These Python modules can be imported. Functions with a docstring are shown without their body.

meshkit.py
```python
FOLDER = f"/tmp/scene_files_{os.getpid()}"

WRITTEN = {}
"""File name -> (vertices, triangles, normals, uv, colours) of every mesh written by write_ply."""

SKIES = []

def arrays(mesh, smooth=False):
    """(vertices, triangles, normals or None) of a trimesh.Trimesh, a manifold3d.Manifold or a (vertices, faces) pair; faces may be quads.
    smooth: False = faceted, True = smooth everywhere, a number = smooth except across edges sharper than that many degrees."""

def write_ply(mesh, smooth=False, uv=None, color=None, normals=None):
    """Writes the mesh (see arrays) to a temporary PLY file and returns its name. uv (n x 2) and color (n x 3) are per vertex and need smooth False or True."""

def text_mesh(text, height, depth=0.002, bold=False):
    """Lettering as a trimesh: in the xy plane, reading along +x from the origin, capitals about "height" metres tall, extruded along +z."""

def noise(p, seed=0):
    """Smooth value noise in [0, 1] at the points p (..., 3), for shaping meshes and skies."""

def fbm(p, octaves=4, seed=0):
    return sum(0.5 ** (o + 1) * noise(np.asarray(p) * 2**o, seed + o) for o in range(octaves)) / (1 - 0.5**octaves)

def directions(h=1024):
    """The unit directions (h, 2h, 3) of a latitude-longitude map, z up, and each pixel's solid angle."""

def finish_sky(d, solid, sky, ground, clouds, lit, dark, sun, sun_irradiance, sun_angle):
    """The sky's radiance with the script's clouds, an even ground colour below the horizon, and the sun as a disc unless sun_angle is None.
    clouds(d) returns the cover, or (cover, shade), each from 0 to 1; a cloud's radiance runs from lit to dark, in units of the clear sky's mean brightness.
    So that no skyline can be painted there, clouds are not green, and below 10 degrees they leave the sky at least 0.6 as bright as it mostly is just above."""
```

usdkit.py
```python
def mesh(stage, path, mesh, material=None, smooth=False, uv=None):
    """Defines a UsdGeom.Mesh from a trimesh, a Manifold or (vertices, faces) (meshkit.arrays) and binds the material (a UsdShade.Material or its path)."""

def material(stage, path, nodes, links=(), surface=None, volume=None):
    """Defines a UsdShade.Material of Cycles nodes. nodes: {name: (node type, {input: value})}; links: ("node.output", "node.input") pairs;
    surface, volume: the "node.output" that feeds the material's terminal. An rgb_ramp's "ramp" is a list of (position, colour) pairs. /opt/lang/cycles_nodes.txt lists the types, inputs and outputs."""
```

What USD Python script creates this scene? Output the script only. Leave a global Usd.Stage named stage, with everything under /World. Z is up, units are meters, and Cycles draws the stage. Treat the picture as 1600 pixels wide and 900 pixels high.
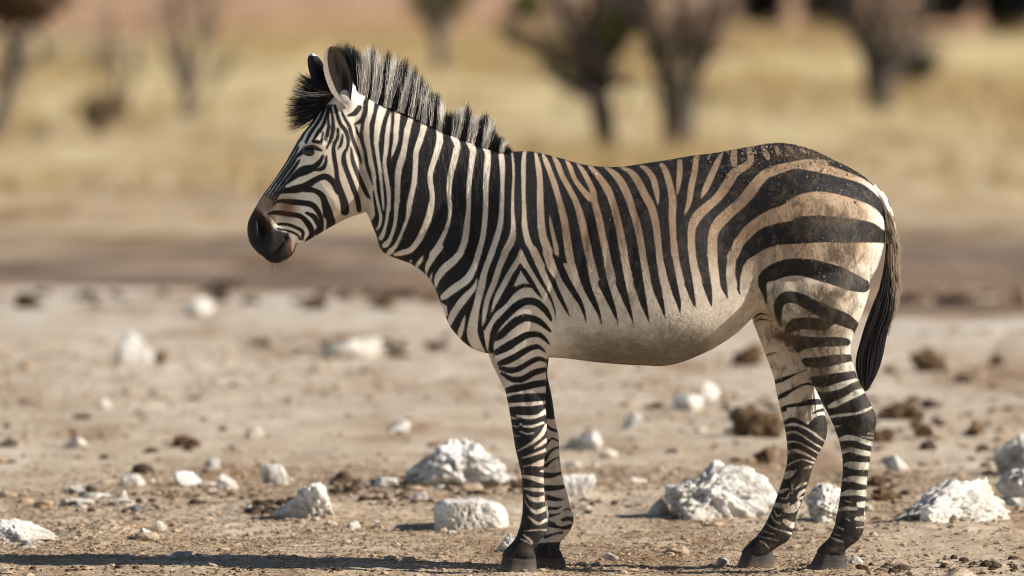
import math
import numpy as np
import trimesh
import usdkit
from meshkit import fbm, noise
from pxr import Gf, Sdf, Usd, UsdGeom, UsdLux, UsdShade, Vt
from scipy.interpolate import LinearNDInterpolator
from scipy.spatial import cKDTree

stage = Usd.Stage.CreateInMemory()
UsdGeom.SetStageUpAxis(stage, "Z")
UsdGeom.SetStageMetersPerUnit(stage, 1.0)
UsdGeom.Xform.Define(stage, "/World")
T = Sdf.ValueTypeNames
rng = np.random.default_rng(7)

# ------------------------------------------------------------------ camera, sky, sun
EYE, PITCH, FOCAL = np.array([0.0, -30.0, 2.183]), math.radians(2.4814), 15000.0  # focal length in units of the 1600-wide picture
cam = UsdGeom.Camera.Define(stage, "/World/camera")
cam.AddTranslateOp().Set(Gf.Vec3d(*EYE))
cam.AddRotateXOp().Set(90.0 - math.degrees(PITCH))
cam.CreateHorizontalApertureAttr(36.0)
cam.CreateVerticalApertureAttr(20.25)
cam.CreateFocalLengthAttr(FOCAL / 1600 * 36.0)
cam.CreateClippingRangeAttr(Gf.Vec2f(0.5, 10000.0))
cam.CreateFocusDistanceAttr(30.0)
cam.CreateFStopAttr(2.7)
cam.CreateExposureAttr(0.88)

SUN_EL, SUN_AZ = math.radians(29.0), math.radians(13.0)  # the sun stands to the right and a little on the camera's side
SUN = np.array([math.cos(SUN_EL) * math.cos(SUN_AZ), -math.cos(SUN_EL) * math.sin(SUN_AZ), math.sin(SUN_EL)])
looks = UsdGeom.Scope.Define(stage, "/World/Looks")
sky_mat = usdkit.material(stage, "/World/Looks/sky", {
    "s": ("sky_texture", {"sky_type": "single_scattering", "sun_disc": False, "sun_elevation": SUN_EL, "sun_rotation": math.atan2(SUN[0], SUN[1]), "altitude": 1100.0, "aerosol_density": 1.0}),
    "b": ("background_shader", {"strength": 0.05})}, [("s.color", "b.color")], surface="b.background")
dome = UsdLux.DomeLight.Define(stage, "/World/sky")
UsdShade.MaterialBindingAPI.Apply(dome.GetPrim()).Bind(sky_mat)
sun = UsdLux.DistantLight.Define(stage, "/World/sun")
sun.CreateNormalizeAttr(True)
sun.CreateIntensityAttr(1.25)
sun.CreateAngleAttr(0.5)
sun.CreateColorAttr(Gf.Vec3f(1.0, 0.94, 0.855))
zx = np.cross([0, 0, 1.0], SUN)
zx /= np.linalg.norm(zx)
zy = np.cross(SUN, zx)
sun.AddTransformOp().Set(Gf.Matrix4d(*zx, 0, *zy, 0, *SUN, 0, 0, 0, 10, 1))


def at(px, py, y=0.0):
    """World point on the plane at depth y that is seen at (px, py) of the side view; arrays allowed."""
    px, py, y = np.broadcast_arrays(np.asarray(px, float), np.asarray(py, float), np.asarray(y, float))
    a, b = (px - 800) / FOCAL, (py - 450) / FOCAL
    dy, dz = math.cos(PITCH) - b * math.sin(PITCH), -math.sin(PITCH) - b * math.cos(PITCH)
    k = (y - EYE[1]) / dy
    return np.stack([k * a, y, EYE[2] + k * dz], -1)


def seen(p):
    """The inverse: where a world point appears."""
    d = np.asarray(p, float) - EYE
    depth, up = d[..., 1] * math.cos(PITCH) - d[..., 2] * math.sin(PITCH), d[..., 1] * math.sin(PITCH) + d[..., 2] * math.cos(PITCH)
    return np.stack([800 + FOCAL * d[..., 0] / depth, 450 - FOCAL * up / depth], -1)


def on_ground(px, py):
    b = (py - 450) / FOCAL
    dy, dz = math.cos(PITCH) - b * math.sin(PITCH), -math.sin(PITCH) - b * math.cos(PITCH)
    k = -EYE[2] / dz
    return np.array([k * (px - 800) / FOCAL, EYE[1] + k * dy, 0.0])


# ------------------------------------------------------------------ helpers
taken = {}


def path_for(name, parent=None):
    base = f"{parent.GetPath() if parent else '/World'}/{name}"
    n = taken[base] = taken.get(base, -1) + 1
    return base if n == 0 else f"{base}_{n:03d}"


def tag(p, label=None, category=None, group=None, kind=None):
    prim = p.GetPrim() if hasattr(p, "GetPrim") else p
    for k, v in (("label", label), ("category", category), ("group", group), ("kind", kind)):
        if v:
            prim.SetCustomDataByKey(k, v)
    return prim


def put(name, mesh, mat, parent=None, smooth=True):
    return usdkit.mesh(stage, path_for(name, parent), mesh, mat, smooth=smooth)


def thing(name, loc=(0, 0, 0), rotz=0.0):
    x = UsdGeom.Xform.Define(stage, path_for(name))
    x.AddTranslateOp().Set(Gf.Vec3d(*map(float, loc)))
    if rotz:
        x.AddRotateZOp().Set(math.degrees(rotz))
    return x.GetPrim()


def primvar(mesh, name, values):
    values = np.asarray(values, np.float32)
    kind, data = (T.FloatArray, Vt.FloatArray.FromNumpy(values)) if values.ndim == 1 else (T.Color3fArray, Vt.Vec3fArray.FromNumpy(values))
    UsdGeom.PrimvarsAPI(mesh).CreatePrimvar(name, kind, "vertex").Set(data)


def curves(name, pts, widths, mat, parent=None):
    """pts (n, k, 3) strands, widths (k,) or (n, k)."""
    n, k = pts.shape[:2]
    c = UsdGeom.BasisCurves.Define(stage, path_for(name, parent))
    c.CreateTypeAttr("linear")
    c.CreateCurveVertexCountsAttr(Vt.IntArray.FromNumpy(np.full(n, k, np.int32)))
    c.CreatePointsAttr(Vt.Vec3fArray.FromNumpy(pts.reshape(-1, 3).astype(np.float32)))
    c.CreateWidthsAttr(Vt.FloatArray.FromNumpy(np.broadcast_to(widths, (n, k)).reshape(-1).astype(np.float32)))
    c.SetWidthsInterpolation("vertex")
    UsdShade.MaterialBindingAPI.Apply(c.GetPrim()).Bind(mat)
    return c


def tube(points, radii, sides=7, cap=True):
    p = np.asarray(points, float)
    t = np.gradient(p, axis=0)
    t /= np.linalg.norm(t, axis=1, keepdims=True) + 1e-12
    a = np.cross(t, np.where(np.abs(t[:, 2:]) < 0.9, [0, 0, 1.0], [1.0, 0, 0]))
    a /= np.linalg.norm(a, axis=1, keepdims=True) + 1e-12
    b, ang = np.cross(t, a), np.arange(sides) * 2 * np.pi / sides
    v = (p[:, None] + np.broadcast_to(radii, (len(p),))[:, None, None] * (np.cos(ang)[None, :, None] * a[:, None] + np.sin(ang)[None, :, None] * b[:, None])).reshape(-1, 3)
    i, j = np.meshgrid(np.arange(len(p) - 1), np.arange(sides), indexing="ij")
    q = np.stack([i * sides + j, i * sides + (j + 1) % sides, (i + 1) * sides + (j + 1) % sides, (i + 1) * sides + j], -1).reshape(-1, 4)
    f = np.vstack([q[:, [0, 1, 2]], q[:, [0, 2, 3]]])
    if cap:
        v = np.vstack([v, p[0], p[-1]])
        n, j = len(v), np.arange(sides)
        f = np.vstack([f, np.stack([(j + 1) % sides, j, np.full(sides, n - 2)], 1), np.stack([j, (j + 1) % sides, np.full(sides, n - 1)], 1) + np.array([(len(p) - 1) * sides, (len(p) - 1) * sides, 0])])
    return v, f


def join(parts):
    vs, fs, n = [], [], 0
    for v, f in parts:
        vs.append(v)
        fs.append(np.asarray(f) + n)
        n += len(v)
    return np.vstack(vs), np.vstack(fs)


def mat(name, nodes, links=(), surface="p.BSDF"):
    return usdkit.material(stage, f"/World/Looks/{name}", nodes, links, surface)


def smoothstep(a, b, x):
    t = np.clip((np.asarray(x, float) - a) / (b - a), 0, 1)
    return t * t * (3 - 2 * t)


# ------------------------------------------------------------------ ground
def ground_height(x, y):
    """Height of the ground: gentle swells everywhere, clods and grit near the animal."""
    p = np.stack([x, y, np.zeros_like(x)], -1)
    near = smoothstep(9.0, 2.0, np.abs(y - 1.0)) * smoothstep(9.0, 3.0, np.abs(x))
    mid = smoothstep(45.0, 8.0, np.abs(y - 1.0))
    h = 0.030 * (fbm(p * 0.9, 3, 3) - 0.5) * mid
    h = h + near * (0.022 * (fbm(p * 6.0, 3, 11) - 0.5) + 0.009 * (fbm(p * 22.0, 3, 23) - 0.5))
    h = h + 0.05 * (fbm(p * np.array([0.25, 0.5, 1]), 3, 5) - 0.5) * smoothstep(3.0, 9.0, y)
    h = h + 0.9 * (fbm(p * 0.02, 3, 8) - 0.5) * smoothstep(60.0, 220.0, np.hypot(x, y))
    for hx, hy, hz in FEET:
        w = np.exp(-((x - hx) ** 2 + (y - hy) ** 2) / (2 * 0.10**2))
        h = h * (1 - w) + (hz - 0.002) * w
    for cx, cy, sx, sy, a in MOUNDS:
        h = h + a * np.exp(-(((x - cx) / sx) ** 2 + ((y - cy) / sy) ** 2)) * (0.5 + fbm(p * 14.0, 3, 31))
    return h


Y_NEAR_FORE, Y_FAR_FORE, Y_NEAR_HIND, Y_FAR_HIND = -0.105, 0.105, -0.12, 0.12
FEET = [tuple(at(808, 890, Y_NEAR_FORE)), tuple(at(855, 886.5, Y_FAR_FORE)), tuple(at(1294, 886.5, Y_NEAR_HIND)), tuple(at(1180, 885.5, Y_FAR_HIND))]
_g = on_ground(1490, 893)
MOUNDS = [(_g[0], -0.75, 0.10, 0.07, 0.045), (_g[0] + 0.35, -0.8, 0.16, 0.08, 0.035), (1.15, -0.85, 0.3, 0.08, 0.022), (0.55, -0.82, 0.2, 0.06, 0.015), (*on_ground(160, 838)[:2], 0.16, 0.3, 0.035), (*on_ground(560, 790)[:2], 0.3, 0.5, 0.02), (*on_ground(1500, 830)[:2], 0.3, 0.5, 0.025)]
for _x, _f, _w in ((736, 824, 121), (715, 762, 170), (475, 802, 105), (1132, 799, 192), (1306, 816, 100), (1496, 812, 192), (1600, 745, 90), (1600, 786, 100), (30, 845, 130), (798, 866, 48), (1027, 802, 41), (209, 569, 64), (548, 559, 96), (910, 702, 64), (904, 777, 56), (426, 759, 47)):
    _g = on_ground(_x, _f - 2)
    MOUNDS.append((_g[0], _g[1] + _w * 0.0007, _w * 0.0014, _w * 0.0016, 0.010 + 0.00008 * _w))


def graded(stops):
    """Coordinates from (position, step) stops: the step changes smoothly between them."""
    out = [stops[0][0]]
    for (a, sa), (b, sb) in zip(stops[:-1], stops[1:]):
        seg = [a]
        while seg[-1] < b:
            seg.append(seg[-1] + sa + (sb - sa) * min(1, (seg[-1] - a) / (b - a)))
        seg = np.array(seg[1:]) 
        out.extend(a + (seg - a) * (b - a) / (seg[-1] - a))
    return np.array(out)


half = graded([(0.0, 0.011), (1.9, 0.012), (2.6, 0.06), (8.0, 0.3), (40.0, 4.0), (4000.0, 500.0)])
gx = np.concatenate([-half[:0:-1], half])
gy = np.concatenate([-graded([(1.3, 0.05), (6.0, 0.4), (60.0, 5.0), (4000.0, 500.0)])[::-1], graded([(-1.3, 0.012), (2.6, 0.012), (7.0, 0.03), (20.0, 0.12), (60.0, 0.6), (200.0, 4.0), (4000.0, 500.0)])[1:]])
X, Y = np.meshgrid(gx, gy, indexing="ij")
gi, gj = np.meshgrid(np.arange(len(gx) - 1), np.arange(len(gy) - 1), indexing="ij")
nyy = len(gy)
gq = np.stack([gi * nyy + gj, (gi + 1) * nyy + gj, (gi + 1) * nyy + gj + 1, gi * nyy + gj + 1], -1).reshape(-1, 4)
gv = np.stack([X, Y, ground_height(X, Y)], -1).reshape(-1, 3)

GROUND = [(-40, (.40, .31, .22)), (-1.0, (.37, .295, .212)), (1.5, (.42, .345, .26)), (5, (.435, .37, .29)), (10, (.44, .38, .305)), (14, (.46, .40, .325)), (16.5, (.46, .415, .355)), (18.3, (.44, .395, .335)), (19.2, (.27, .175, .105)), (20.2, (.25, .17, .11)), (21, (.16, .12, .09)),
          (23.5, (.14, .108, .083)), (25, (.22, .165, .12)), (28, (.34, .265, .18)), (34, (.42, .335, .215)), (46, (.42, .34, .205)), (60, (.47, .385, .215)), (85, (.53, .44, .24)), (97, (.48, .39, .22)), (103, (.39, .235, .14)), (125, (.39, .255, .16)), (160, (.34, .25, .16))]
ground_mat = mat("ground", {
    "g": ("geometry", {}), "sep": ("separate_xyz", {}),
    "wob": ("noise_texture", {"scale": 0.16, "detail": 4.0, "roughness": 0.6}), "wobm": ("map_range", {"from_min": 0.3, "from_max": 0.7, "to_min": -0.05, "to_max": 0.05}), "wob2": ("noise_texture", {"scale": 1.1, "detail": 5.0, "roughness": 0.65}), "wob2m": ("map_range", {"from_min": 0.3, "from_max": 0.7, "to_min": -0.012, "to_max": 0.012}), "add2": ("math", {"math_type": "add"}), "far": ("map_range", {"from_min": 6.0, "from_max": 40.0, "to_min": 0.12, "to_max": 1.0, "clamp": True}), "wm": ("math", {"math_type": "multiply"}),
    "pos": ("map_range", {"from_min": -40.0, "from_max": 160.0, "to_min": 0.0, "to_max": 1.0, "clamp": True}), "add": ("math", {"math_type": "add"}),
    "ramp": ("rgb_ramp", {"ramp": [((y + 40) / 200, c) for y, c in GROUND]}),
    "n1": ("noise_texture", {"scale": 3.5, "detail": 8.0, "roughness": 0.65}), "m1": ("rgb_ramp", {"ramp": [(0.3, (.58, .5, .42)), (0.46, (.95, .93, .9)), (0.55, (1.05, 1.05, 1.05)), (0.72, (1.35, 1.34, 1.32))]}),
    "n2": ("noise_texture", {"scale": 60.0, "detail": 6.0, "roughness": 0.75}), "m2": ("rgb_ramp", {"ramp": [(0.3, (.42, .34, .27)), (0.44, (.85, .80, .74)), (0.56, (1.1, 1.1, 1.1)), (0.68, (1.6, 1.62, 1.65))]}),
    "mp": ("mapping", {"scale": (1.1, 0.30, 1)}), "mq": ("mapping", {"scale": (1.3, 0.45, 1)}), "n3": ("noise_texture", {"scale": 1.0, "detail": 5.0, "roughness": 0.6}), "m3": ("rgb_ramp", {"ramp": [(0.36, (.52, .39, .28)), (0.45, (.92, .87, .82)), (0.6, (1.05, 1.05, 1.06)), (0.72, (1.25, 1.28, 1.33))]}),
    "a": ("mix_color", {"blend_type": "multiply", "fac": 0.75}), "b": ("mix_color", {"blend_type": "multiply", "fac": 0.8}), "c": ("mix_color", {"blend_type": "multiply", "fac": 0.9}),
    "bump": ("bump", {"strength": 0.6, "distance": 0.012}), "p": ("principled_bsdf", {"roughness": 0.95, "specular_ior_level": 0.15})},
    [("g.position", "sep.vector"), ("g.position", "wob.vector"), ("wob.fac", "wobm.value"), ("sep.y", "far.value"), ("wobm.result", "wm.value1"), ("far.result", "wm.value2"), ("sep.y", "pos.value"), ("pos.result", "add.value1"), ("wm.value", "add.value2"), ("g.position", "wob2.vector"), ("wob2.fac", "wob2m.value"), ("wob2m.result", "add2.value2"), ("add.value", "add2.value1"), ("add2.value", "ramp.fac"),
     ("g.position", "mq.vector"), ("mq.vector", "n1.vector"), ("n1.fac", "m1.fac"), ("g.position", "n2.vector"), ("n2.fac", "m2.fac"), ("g.position", "mp.vector"), ("mp.vector", "n3.vector"), ("n3.fac", "m3.fac"),
     ("ramp.color", "a.a"), ("m1.color", "a.b"), ("a.result", "b.a"), ("m2.color", "b.b"), ("b.result", "c.a"), ("m3.color", "c.b"), ("c.result", "p.base_color"), ("n2.fac", "bump.height"), ("bump.normal", "p.normal")])
ground = put("ground", (gv, gq), ground_mat)
tag(ground, kind="structure")
# --- coat begin
# stripes of the coat, traced as strokes "x,y,width ..." in patches of the side view (five units to a unit of the side view)
PATCH = dict(H1=(440, 60), H2=(380, 150), H3=(380, 260), N1=(560, 220), N2=(560, 370), N3=(680, 150), B1=(780, 220), B2=(780, 370), R1=(1000, 220), R2=(1000, 370), R3=(1140, 210), R4=(1140, 370),
             F1=(680, 480), F2=(680, 640), F3=(700, 720), L1=(1120, 480), L2=(1120, 620), L3=(1120, 720), S=None)


def side(patch, text):
    rows = np.array([[float(v) for v in q.split(",")] for q in text.split()])
    if PATCH[patch] is not None:
        rows = rows / 5.0
        rows[:, 0] += PATCH[patch][0]
        rows[:, 1] += PATCH[patch][1]
    return rows


BLACK_TORSO = side("S", """592,122 588,140 583,174 577,194 577,214 580,236 584,258 588,278 584,292 582,303 584,320 586,336 580,345 575,400 620,420 660,440 680,500 730,556 757,560 757,546 755,530 749,518
 758,506 764,486 772,458 782,434 794,406 806,382 813,376 822,388 830,404 848,412 866,410 892,412 930,412 1000,410 1080,416 1140,410 1158,408 1166,392 1178,378 1196,368 1220,363 1250,356 1284,354 1340,358
 1390,366 1400,280 1300,200 1150,200 960,240 800,220 700,190 620,150""")
BLACK_LEG = side("S", "1278,622 1300,622 1350,612 1390,640 1375,720 1365,850 1330,880 1240,890 1290,840 1306,800 1310,700 1285,650")
BLACK_FORE = side("S", "785,636 870,638 868,700 862,760 865,850 840,880 770,880 805,830 812,760 800,700")
BLACK_FAR_HIND = side("S", "1215,664 1240,658 1262,664 1280,650 1300,650 1300,700 1270,760 1250,800 1240,850 1200,880 1140,890 1170,840 1200,800 1222,750 1228,700")
MUZZLE = side("H3", "95,335 60,360 20,420 5,500 20,620 130,760 250,800 330,770 385,720 372,640 368,570 345,525 290,510 240,490 195,440 165,395 135,365")
TRIANGLE = side("N2", "1218,374 1234,338 1256,312 1284,306 1306,326 1324,352 1328,370 1298,362 1260,372 1226,388")
CHEST_WHITE = side("N2", "625,500 690,540 697,615 680,612 655,570")
W, K = 1, -1
COAT = [
    (K, None, BLACK_TORSO),
    # flank: the dark stripes thin out downwards
    (K, "B2", "200,60,50 250,200,45 300,300,40 350,390,30 400,480,20 430,560,14 440,635,8"),
    (K, "B2", "285,0,80 300,40,72 340,140,60 385,260,50 430,370,42 470,460,38 510,540,30 545,612,10"),
    (K, "B2", "440,100,40 458,160,54 475,230,62 520,330,58 580,430,50 630,510,40 665,600,22 680,680,6"),
    (K, "B2", "600,0,90 620,120,88 650,260,85 690,400,66 740,510,48 780,600,28 800,690,8"),
    (K, "B2", "740,0,95 760,150,95 800,330,84 850,460,62 890,560,42 920,650,15 925,690,6"),
    (K, "B2", "880,0,95 900,150,95 930,300,85 975,450,62 1010,550,40 1040,650,14 1050,710,6"),
    (K, "B2", "1020,0,100 1050,150,95 1080,320,86 1110,450,66 1140,560,42 1170,665,8"),
    (K, "B2", "1170,0,90 1195,150,92 1215,300,82 1240,430,62 1270,530,42 1295,630,8"),
    (K, "B2", "1300,0,85 1320,150,80 1345,300,70 1380,440,55 1405,530,35 1410,600,8"),
    (K, "B2", "1430,0,90 1445,150,90 1465,300,80 1495,420,55 1520,510,30 1530,545,8"),
    (K, "R2", "480,0,100 490,130,96 505,280,90 530,400,64 545,480,38 560,545,8"),
    (K, "R2", "650,50,100 640,180,80 640,300,65 660,400,46 685,480,8"),
    # rump and thigh
    (K, "R3", "1205,785,130 1100,765,160 900,748,198 720,738,212 600,755,190 480,775,165 370,785,158 280,815,150 200,850,140"),
    (K, "R4", "200,60,140 150,98,130 108,140,104 80,205,72 65,290,46 65,380,34 80,450,8"),
    (K, "R4", "1045,382,105 960,355,140 850,310,155 700,265,155 560,237,135 430,245,135 340,280,128 275,315,95 255,370,66 275,450,36 287,520,10"),
    (K, "R4", "970,690,80 900,650,110 780,600,115 650,540,105 530,480,95 440,475,95 388,520,78 380,600,60 395,690,20"),
    (K, "L1", "1010,75,60 1050,115,66 1070,160,46 1078,195,14"),
    (K, "L1", "550,190,50 600,140,92 700,125,92 820,135,95 900,110,60"),
    (K, "L1", "570,235,40 640,275,110 720,275,90 800,272,76 950,270,76 1015,272,60"),
    (K, "L1", "610,310,60 640,330,50"),
    (K, "L1", "690,430,70 800,430,86 930,410,80 1045,395,58 1065,390,50"),
    (K, "L1", "740,575,70 830,578,96 950,550,78 1085,525,60 1110,520,60"),
    (K, "L1", "800,700,80 900,690,88 1000,650,76 1080,612,70 1150,590,70"),
    (K, None, BLACK_LEG),
    # shoulder and foreleg
    (K, "N2", "1265,40,120 1212,120,84 1182,180,84 1135,275,62 1088,385,44 1046,480,34 1020,560,34 1000,620,40"),
    (K, "N2", "1262,235,36 1200,345,56 1140,450,56 1090,535,58 1050,590,36 1005,670,30 975,720,30"),
    (K, "N2", "1090,545,50 1140,495,58 1195,430,52 1250,395,42 1300,378,34 1345,385,30"),
    (K, "N2", "1035,890,40 1045,800,46 1080,700,60 1150,622,60 1230,545,64 1310,503,60 1390,513,58 1450,562,52 1490,620,36 1506,655,16"),
    (K, "N2", "1060,800,40 1110,770,58 1160,722,62 1230,662,68 1310,632,60 1390,650,55 1450,690,42 1500,738,20"),
    (K, "F1", "350,-40,40 345,100,48 352,200,56 375,290,38 400,350,22 460,385,14"),
    (K, "F1", "445,210,40 440,300,34 462,372,12"),
    (K, "F1", "478,352,48 560,310,66 640,260,60 720,217,54 800,212,44 850,242,34 888,285,16"),
    (K, "F1", "500,440,38 560,420,55 640,380,54 720,330,48 800,308,38 862,350,12"),
    (K, "F1", "505,475,26 580,492,50 650,482,45 740,430,42 810,402,40 866,418,28"),
    (K, "F1", "515,515,24 600,562,45 680,560,50 770,512,50 868,485,40"),
    (K, "F1", "545,655,45 620,635,60 700,622,56 780,602,55 868,590,55"),
    (K, "F1", "560,725,50 650,712,68 740,706,70 870,698,62"),
    (K, "F1", "575,805,50 660,802,60 750,800,55 870,775,45"),
    (K, None, BLACK_FORE),
    # white stripes of neck and trunk
    (W, "H3", "1022,60,20 1035,200,20 1062,330,22 1075,400,22 1062,465,22 1044,488,16"),
    (W, "H1", "860,200,40 845,330,60 830,400,62 800,520,60 770,620,50 750,720,40 738,820,36"),
    (W, "H2", "1115,20,55 1080,110,55 1055,220,50 1040,330,36 1045,430,28 1065,560,25 1080,700,22 1090,800,18 1097,890,10"),
    (W, "H2", "1152,130,6 1140,200,28 1125,310,35 1115,430,32 1105,500,28 1110,600,25 1130,750,22 1140,880,26"),
    (W, "H3", "1110,20,28 1125,110,25 1140,220,25 1130,350,25 1110,470,22 1080,552,34 1066,560,20"),
    (W, "H1", "960,230,50 930,400,60 905,520,55 905,600,44 895,720,40 890,800,38 870,880,24 858,930,6"),
    (W, "H1", "1070,400,36 1040,520,44 1010,620,40 985,710,45 968,810,40"),
    (W, "H2", "1280,260,45 1265,370,40 1245,470,50 1215,570,50 1205,680,42 1203,800,40 1195,890,32"),
    (W, "H3", "1205,220,38 1195,340,30 1185,450,25 1150,560,27 1115,610,42 1098,622,26"),
    (W, "H1", "1155,400,20 1140,560,38 1110,650,44 1112,700,44"),
    (W, "H2", "1400,180,42 1410,240,45 1380,350,45 1350,440,40 1345,550,40 1335,690,40"),
    (W, "H3", "1335,130,40 1300,290,40 1280,410,26 1230,540,22 1190,620,26 1150,665,42 1130,680,24"),
    (W, "H1", "1245,470,30 1240,600,48 1228,700,46 1236,780,45 1210,890,46"),
    (W, "N1", "640,0,46 610,100,46 570,220,40 560,300,40 577,430,36 567,530,42"),
    (W, "H3", "1470,290,42 1445,410,50 1380,560,46 1310,650,42 1240,674,40 1185,690,22"),
    (W, "H1", "1425,580,20 1380,700,50 1348,760,52 1375,840,45 1362,890,46"),
    (W, "N1", "768,60,48 755,130,50 715,290,40 708,430,35 715,560,27 690,680,30 630,810,40 575,890,45"),
    (W, "N2", "640,80,45 580,160,45 540,230,34 527,290,8"),
    (W, "N1", "845,-40,30 862,0,48 895,70,48 890,130,45 870,280,38 860,400,35 860,520,32 850,640,45 830,780,50 790,890,50"),
    (W, "N2", "795,130,50 740,190,60 660,260,60 615,330,44 605,385,16"),
    (W, "N1", "975,0,30 985,40,42 1010,100,45 1005,200,50 995,350,42 995,500,40 985,650,40 970,760,40 935,890,42"),
    (W, "N2", "940,120,45 905,230,45 850,330,60 740,410,60 670,465,48 650,478,16"),
    (W, "N1", "1105,60,16 1118,120,40 1125,220,40 1125,350,30 1120,500,35 1110,640,40 1080,760,45 1035,890,46"),
    (W, "N2", "1040,130,48 990,260,45 960,390,55 925,530,52 900,650,70 890,760,84 925,850,76 965,895,44"),
    (W, "N1", "1198,90,14 1210,180,18 1212,300,18 1205,420,20 1205,560,25 1210,680,35 1195,780,56 1140,880,52"),
    (W, "N2", "1150,120,50 1100,240,45 1060,360,45 1010,480,40 985,600,34 970,695,8"),
    (W, "N2", "925,328,6 900,400,35 830,480,55 760,570,55 725,640,48 712,690,18"),
    (W, "N2", "832,615,6 815,680,30 795,750,40 785,790,20"),
    (W, "N2", "505,150,8 482,190,30 450,232,24"), (W, "N2", "410,185,14 398,208,12"), (W, "N2", "576,280,6 562,325,18"),
    (W, None, CHEST_WHITE),
    (W, "B1", "200,70,26 190,180,35 190,300,33 190,420,28 195,560,35 200,680,45 230,800,50 280,890,55"),
    (W, "B2", "270,100,52 330,230,52"),
    (W, "B1", "283,90,18 305,200,42 318,310,45 320,450,50 325,600,55 340,740,60 385,870,66"),
    (W, "B2", "370,120,60 415,240,66 450,310,50"),
    (W, "B1", "393,585,6 405,660,24 430,780,30 450,880,30"), (W, "B2", "430,20,28 450,90,26 465,158,6"),
    (W, "B1", "335,95,10 365,160,38 400,250,40 435,350,44 470,470,46 505,610,56 525,740,58 545,880,62"), (W, "B2", "535,60,56 560,200,56 590,290,50"),
    (W, "B1", "415,115,14 455,180,40 490,270,40 545,370,44 600,480,46 640,610,56 670,740,58 695,880,58"), (W, "B2", "680,40,58 715,200,58 750,330,60"),
    (W, "B1", "515,145,10 550,200,34 585,290,34 640,370,40 710,450,50"),
    (W, "B1", "605,175,10 650,230,34 700,320,40 735,400,46 745,480,50 780,610,55 805,740,52 835,880,52"), (W, "B2", "820,40,52 850,200,58 880,330,60"),
    (W, "B1", "695,190,14 740,235,38 800,310,50 850,390,56 890,490,54 920,610,56 950,740,58 975,880,58"), (W, "B2", "955,40,56 985,200,58 1020,350,58"),
    (W, "B1", "825,205,14 890,250,44 950,320,60 1000,420,58 1035,520,54 1070,630,54 1095,740,54 1120,880,50"), (W, "B2", "1110,60,46 1130,200,52 1160,360,52"),
    (W, "B1", "945,205,14 1020,240,40 1080,310,58 1130,410,58 1185,510,60 1220,630,56 1235,740,52 1250,880,48"), (W, "B2", "1240,40,44 1258,200,52 1285,360,54"),
    (W, "B1", "1100,195,14 1150,225,38 1200,290,46 1220,360,46 1235,430,34 1240,498,8"),
    (W, "R1", "165,185,26 190,220,44 215,280,50 240,380,50 255,470,58 252,600,55 258,720,50 265,890,42"), (W, "R2", "268,40,42 285,200,48 320,350,54"),
    (W, "R1", "310,165,40 310,250,44 300,340,34 293,412,12"),
    (W, "R1", "440,130,40 425,250,46 400,360,46 385,470,40 362,540,26 350,578,8"),
    (W, "R1", "640,95,20 595,190,46 550,290,50 510,380,44 478,445,10"),
    (W, "R1", "545,105,14 530,148,8"), (W, "R1", "735,70,44 730,140,54 735,180,46"),
    (W, "R1", "850,60,40 865,150,50 820,200,56 740,250,70 680,340,76 610,440,66 520,520,70 440,600,76 405,690,60 400,800,55 405,890,50"), (W, "R2", "402,40,52 415,200,58 450,340,66"),
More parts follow.
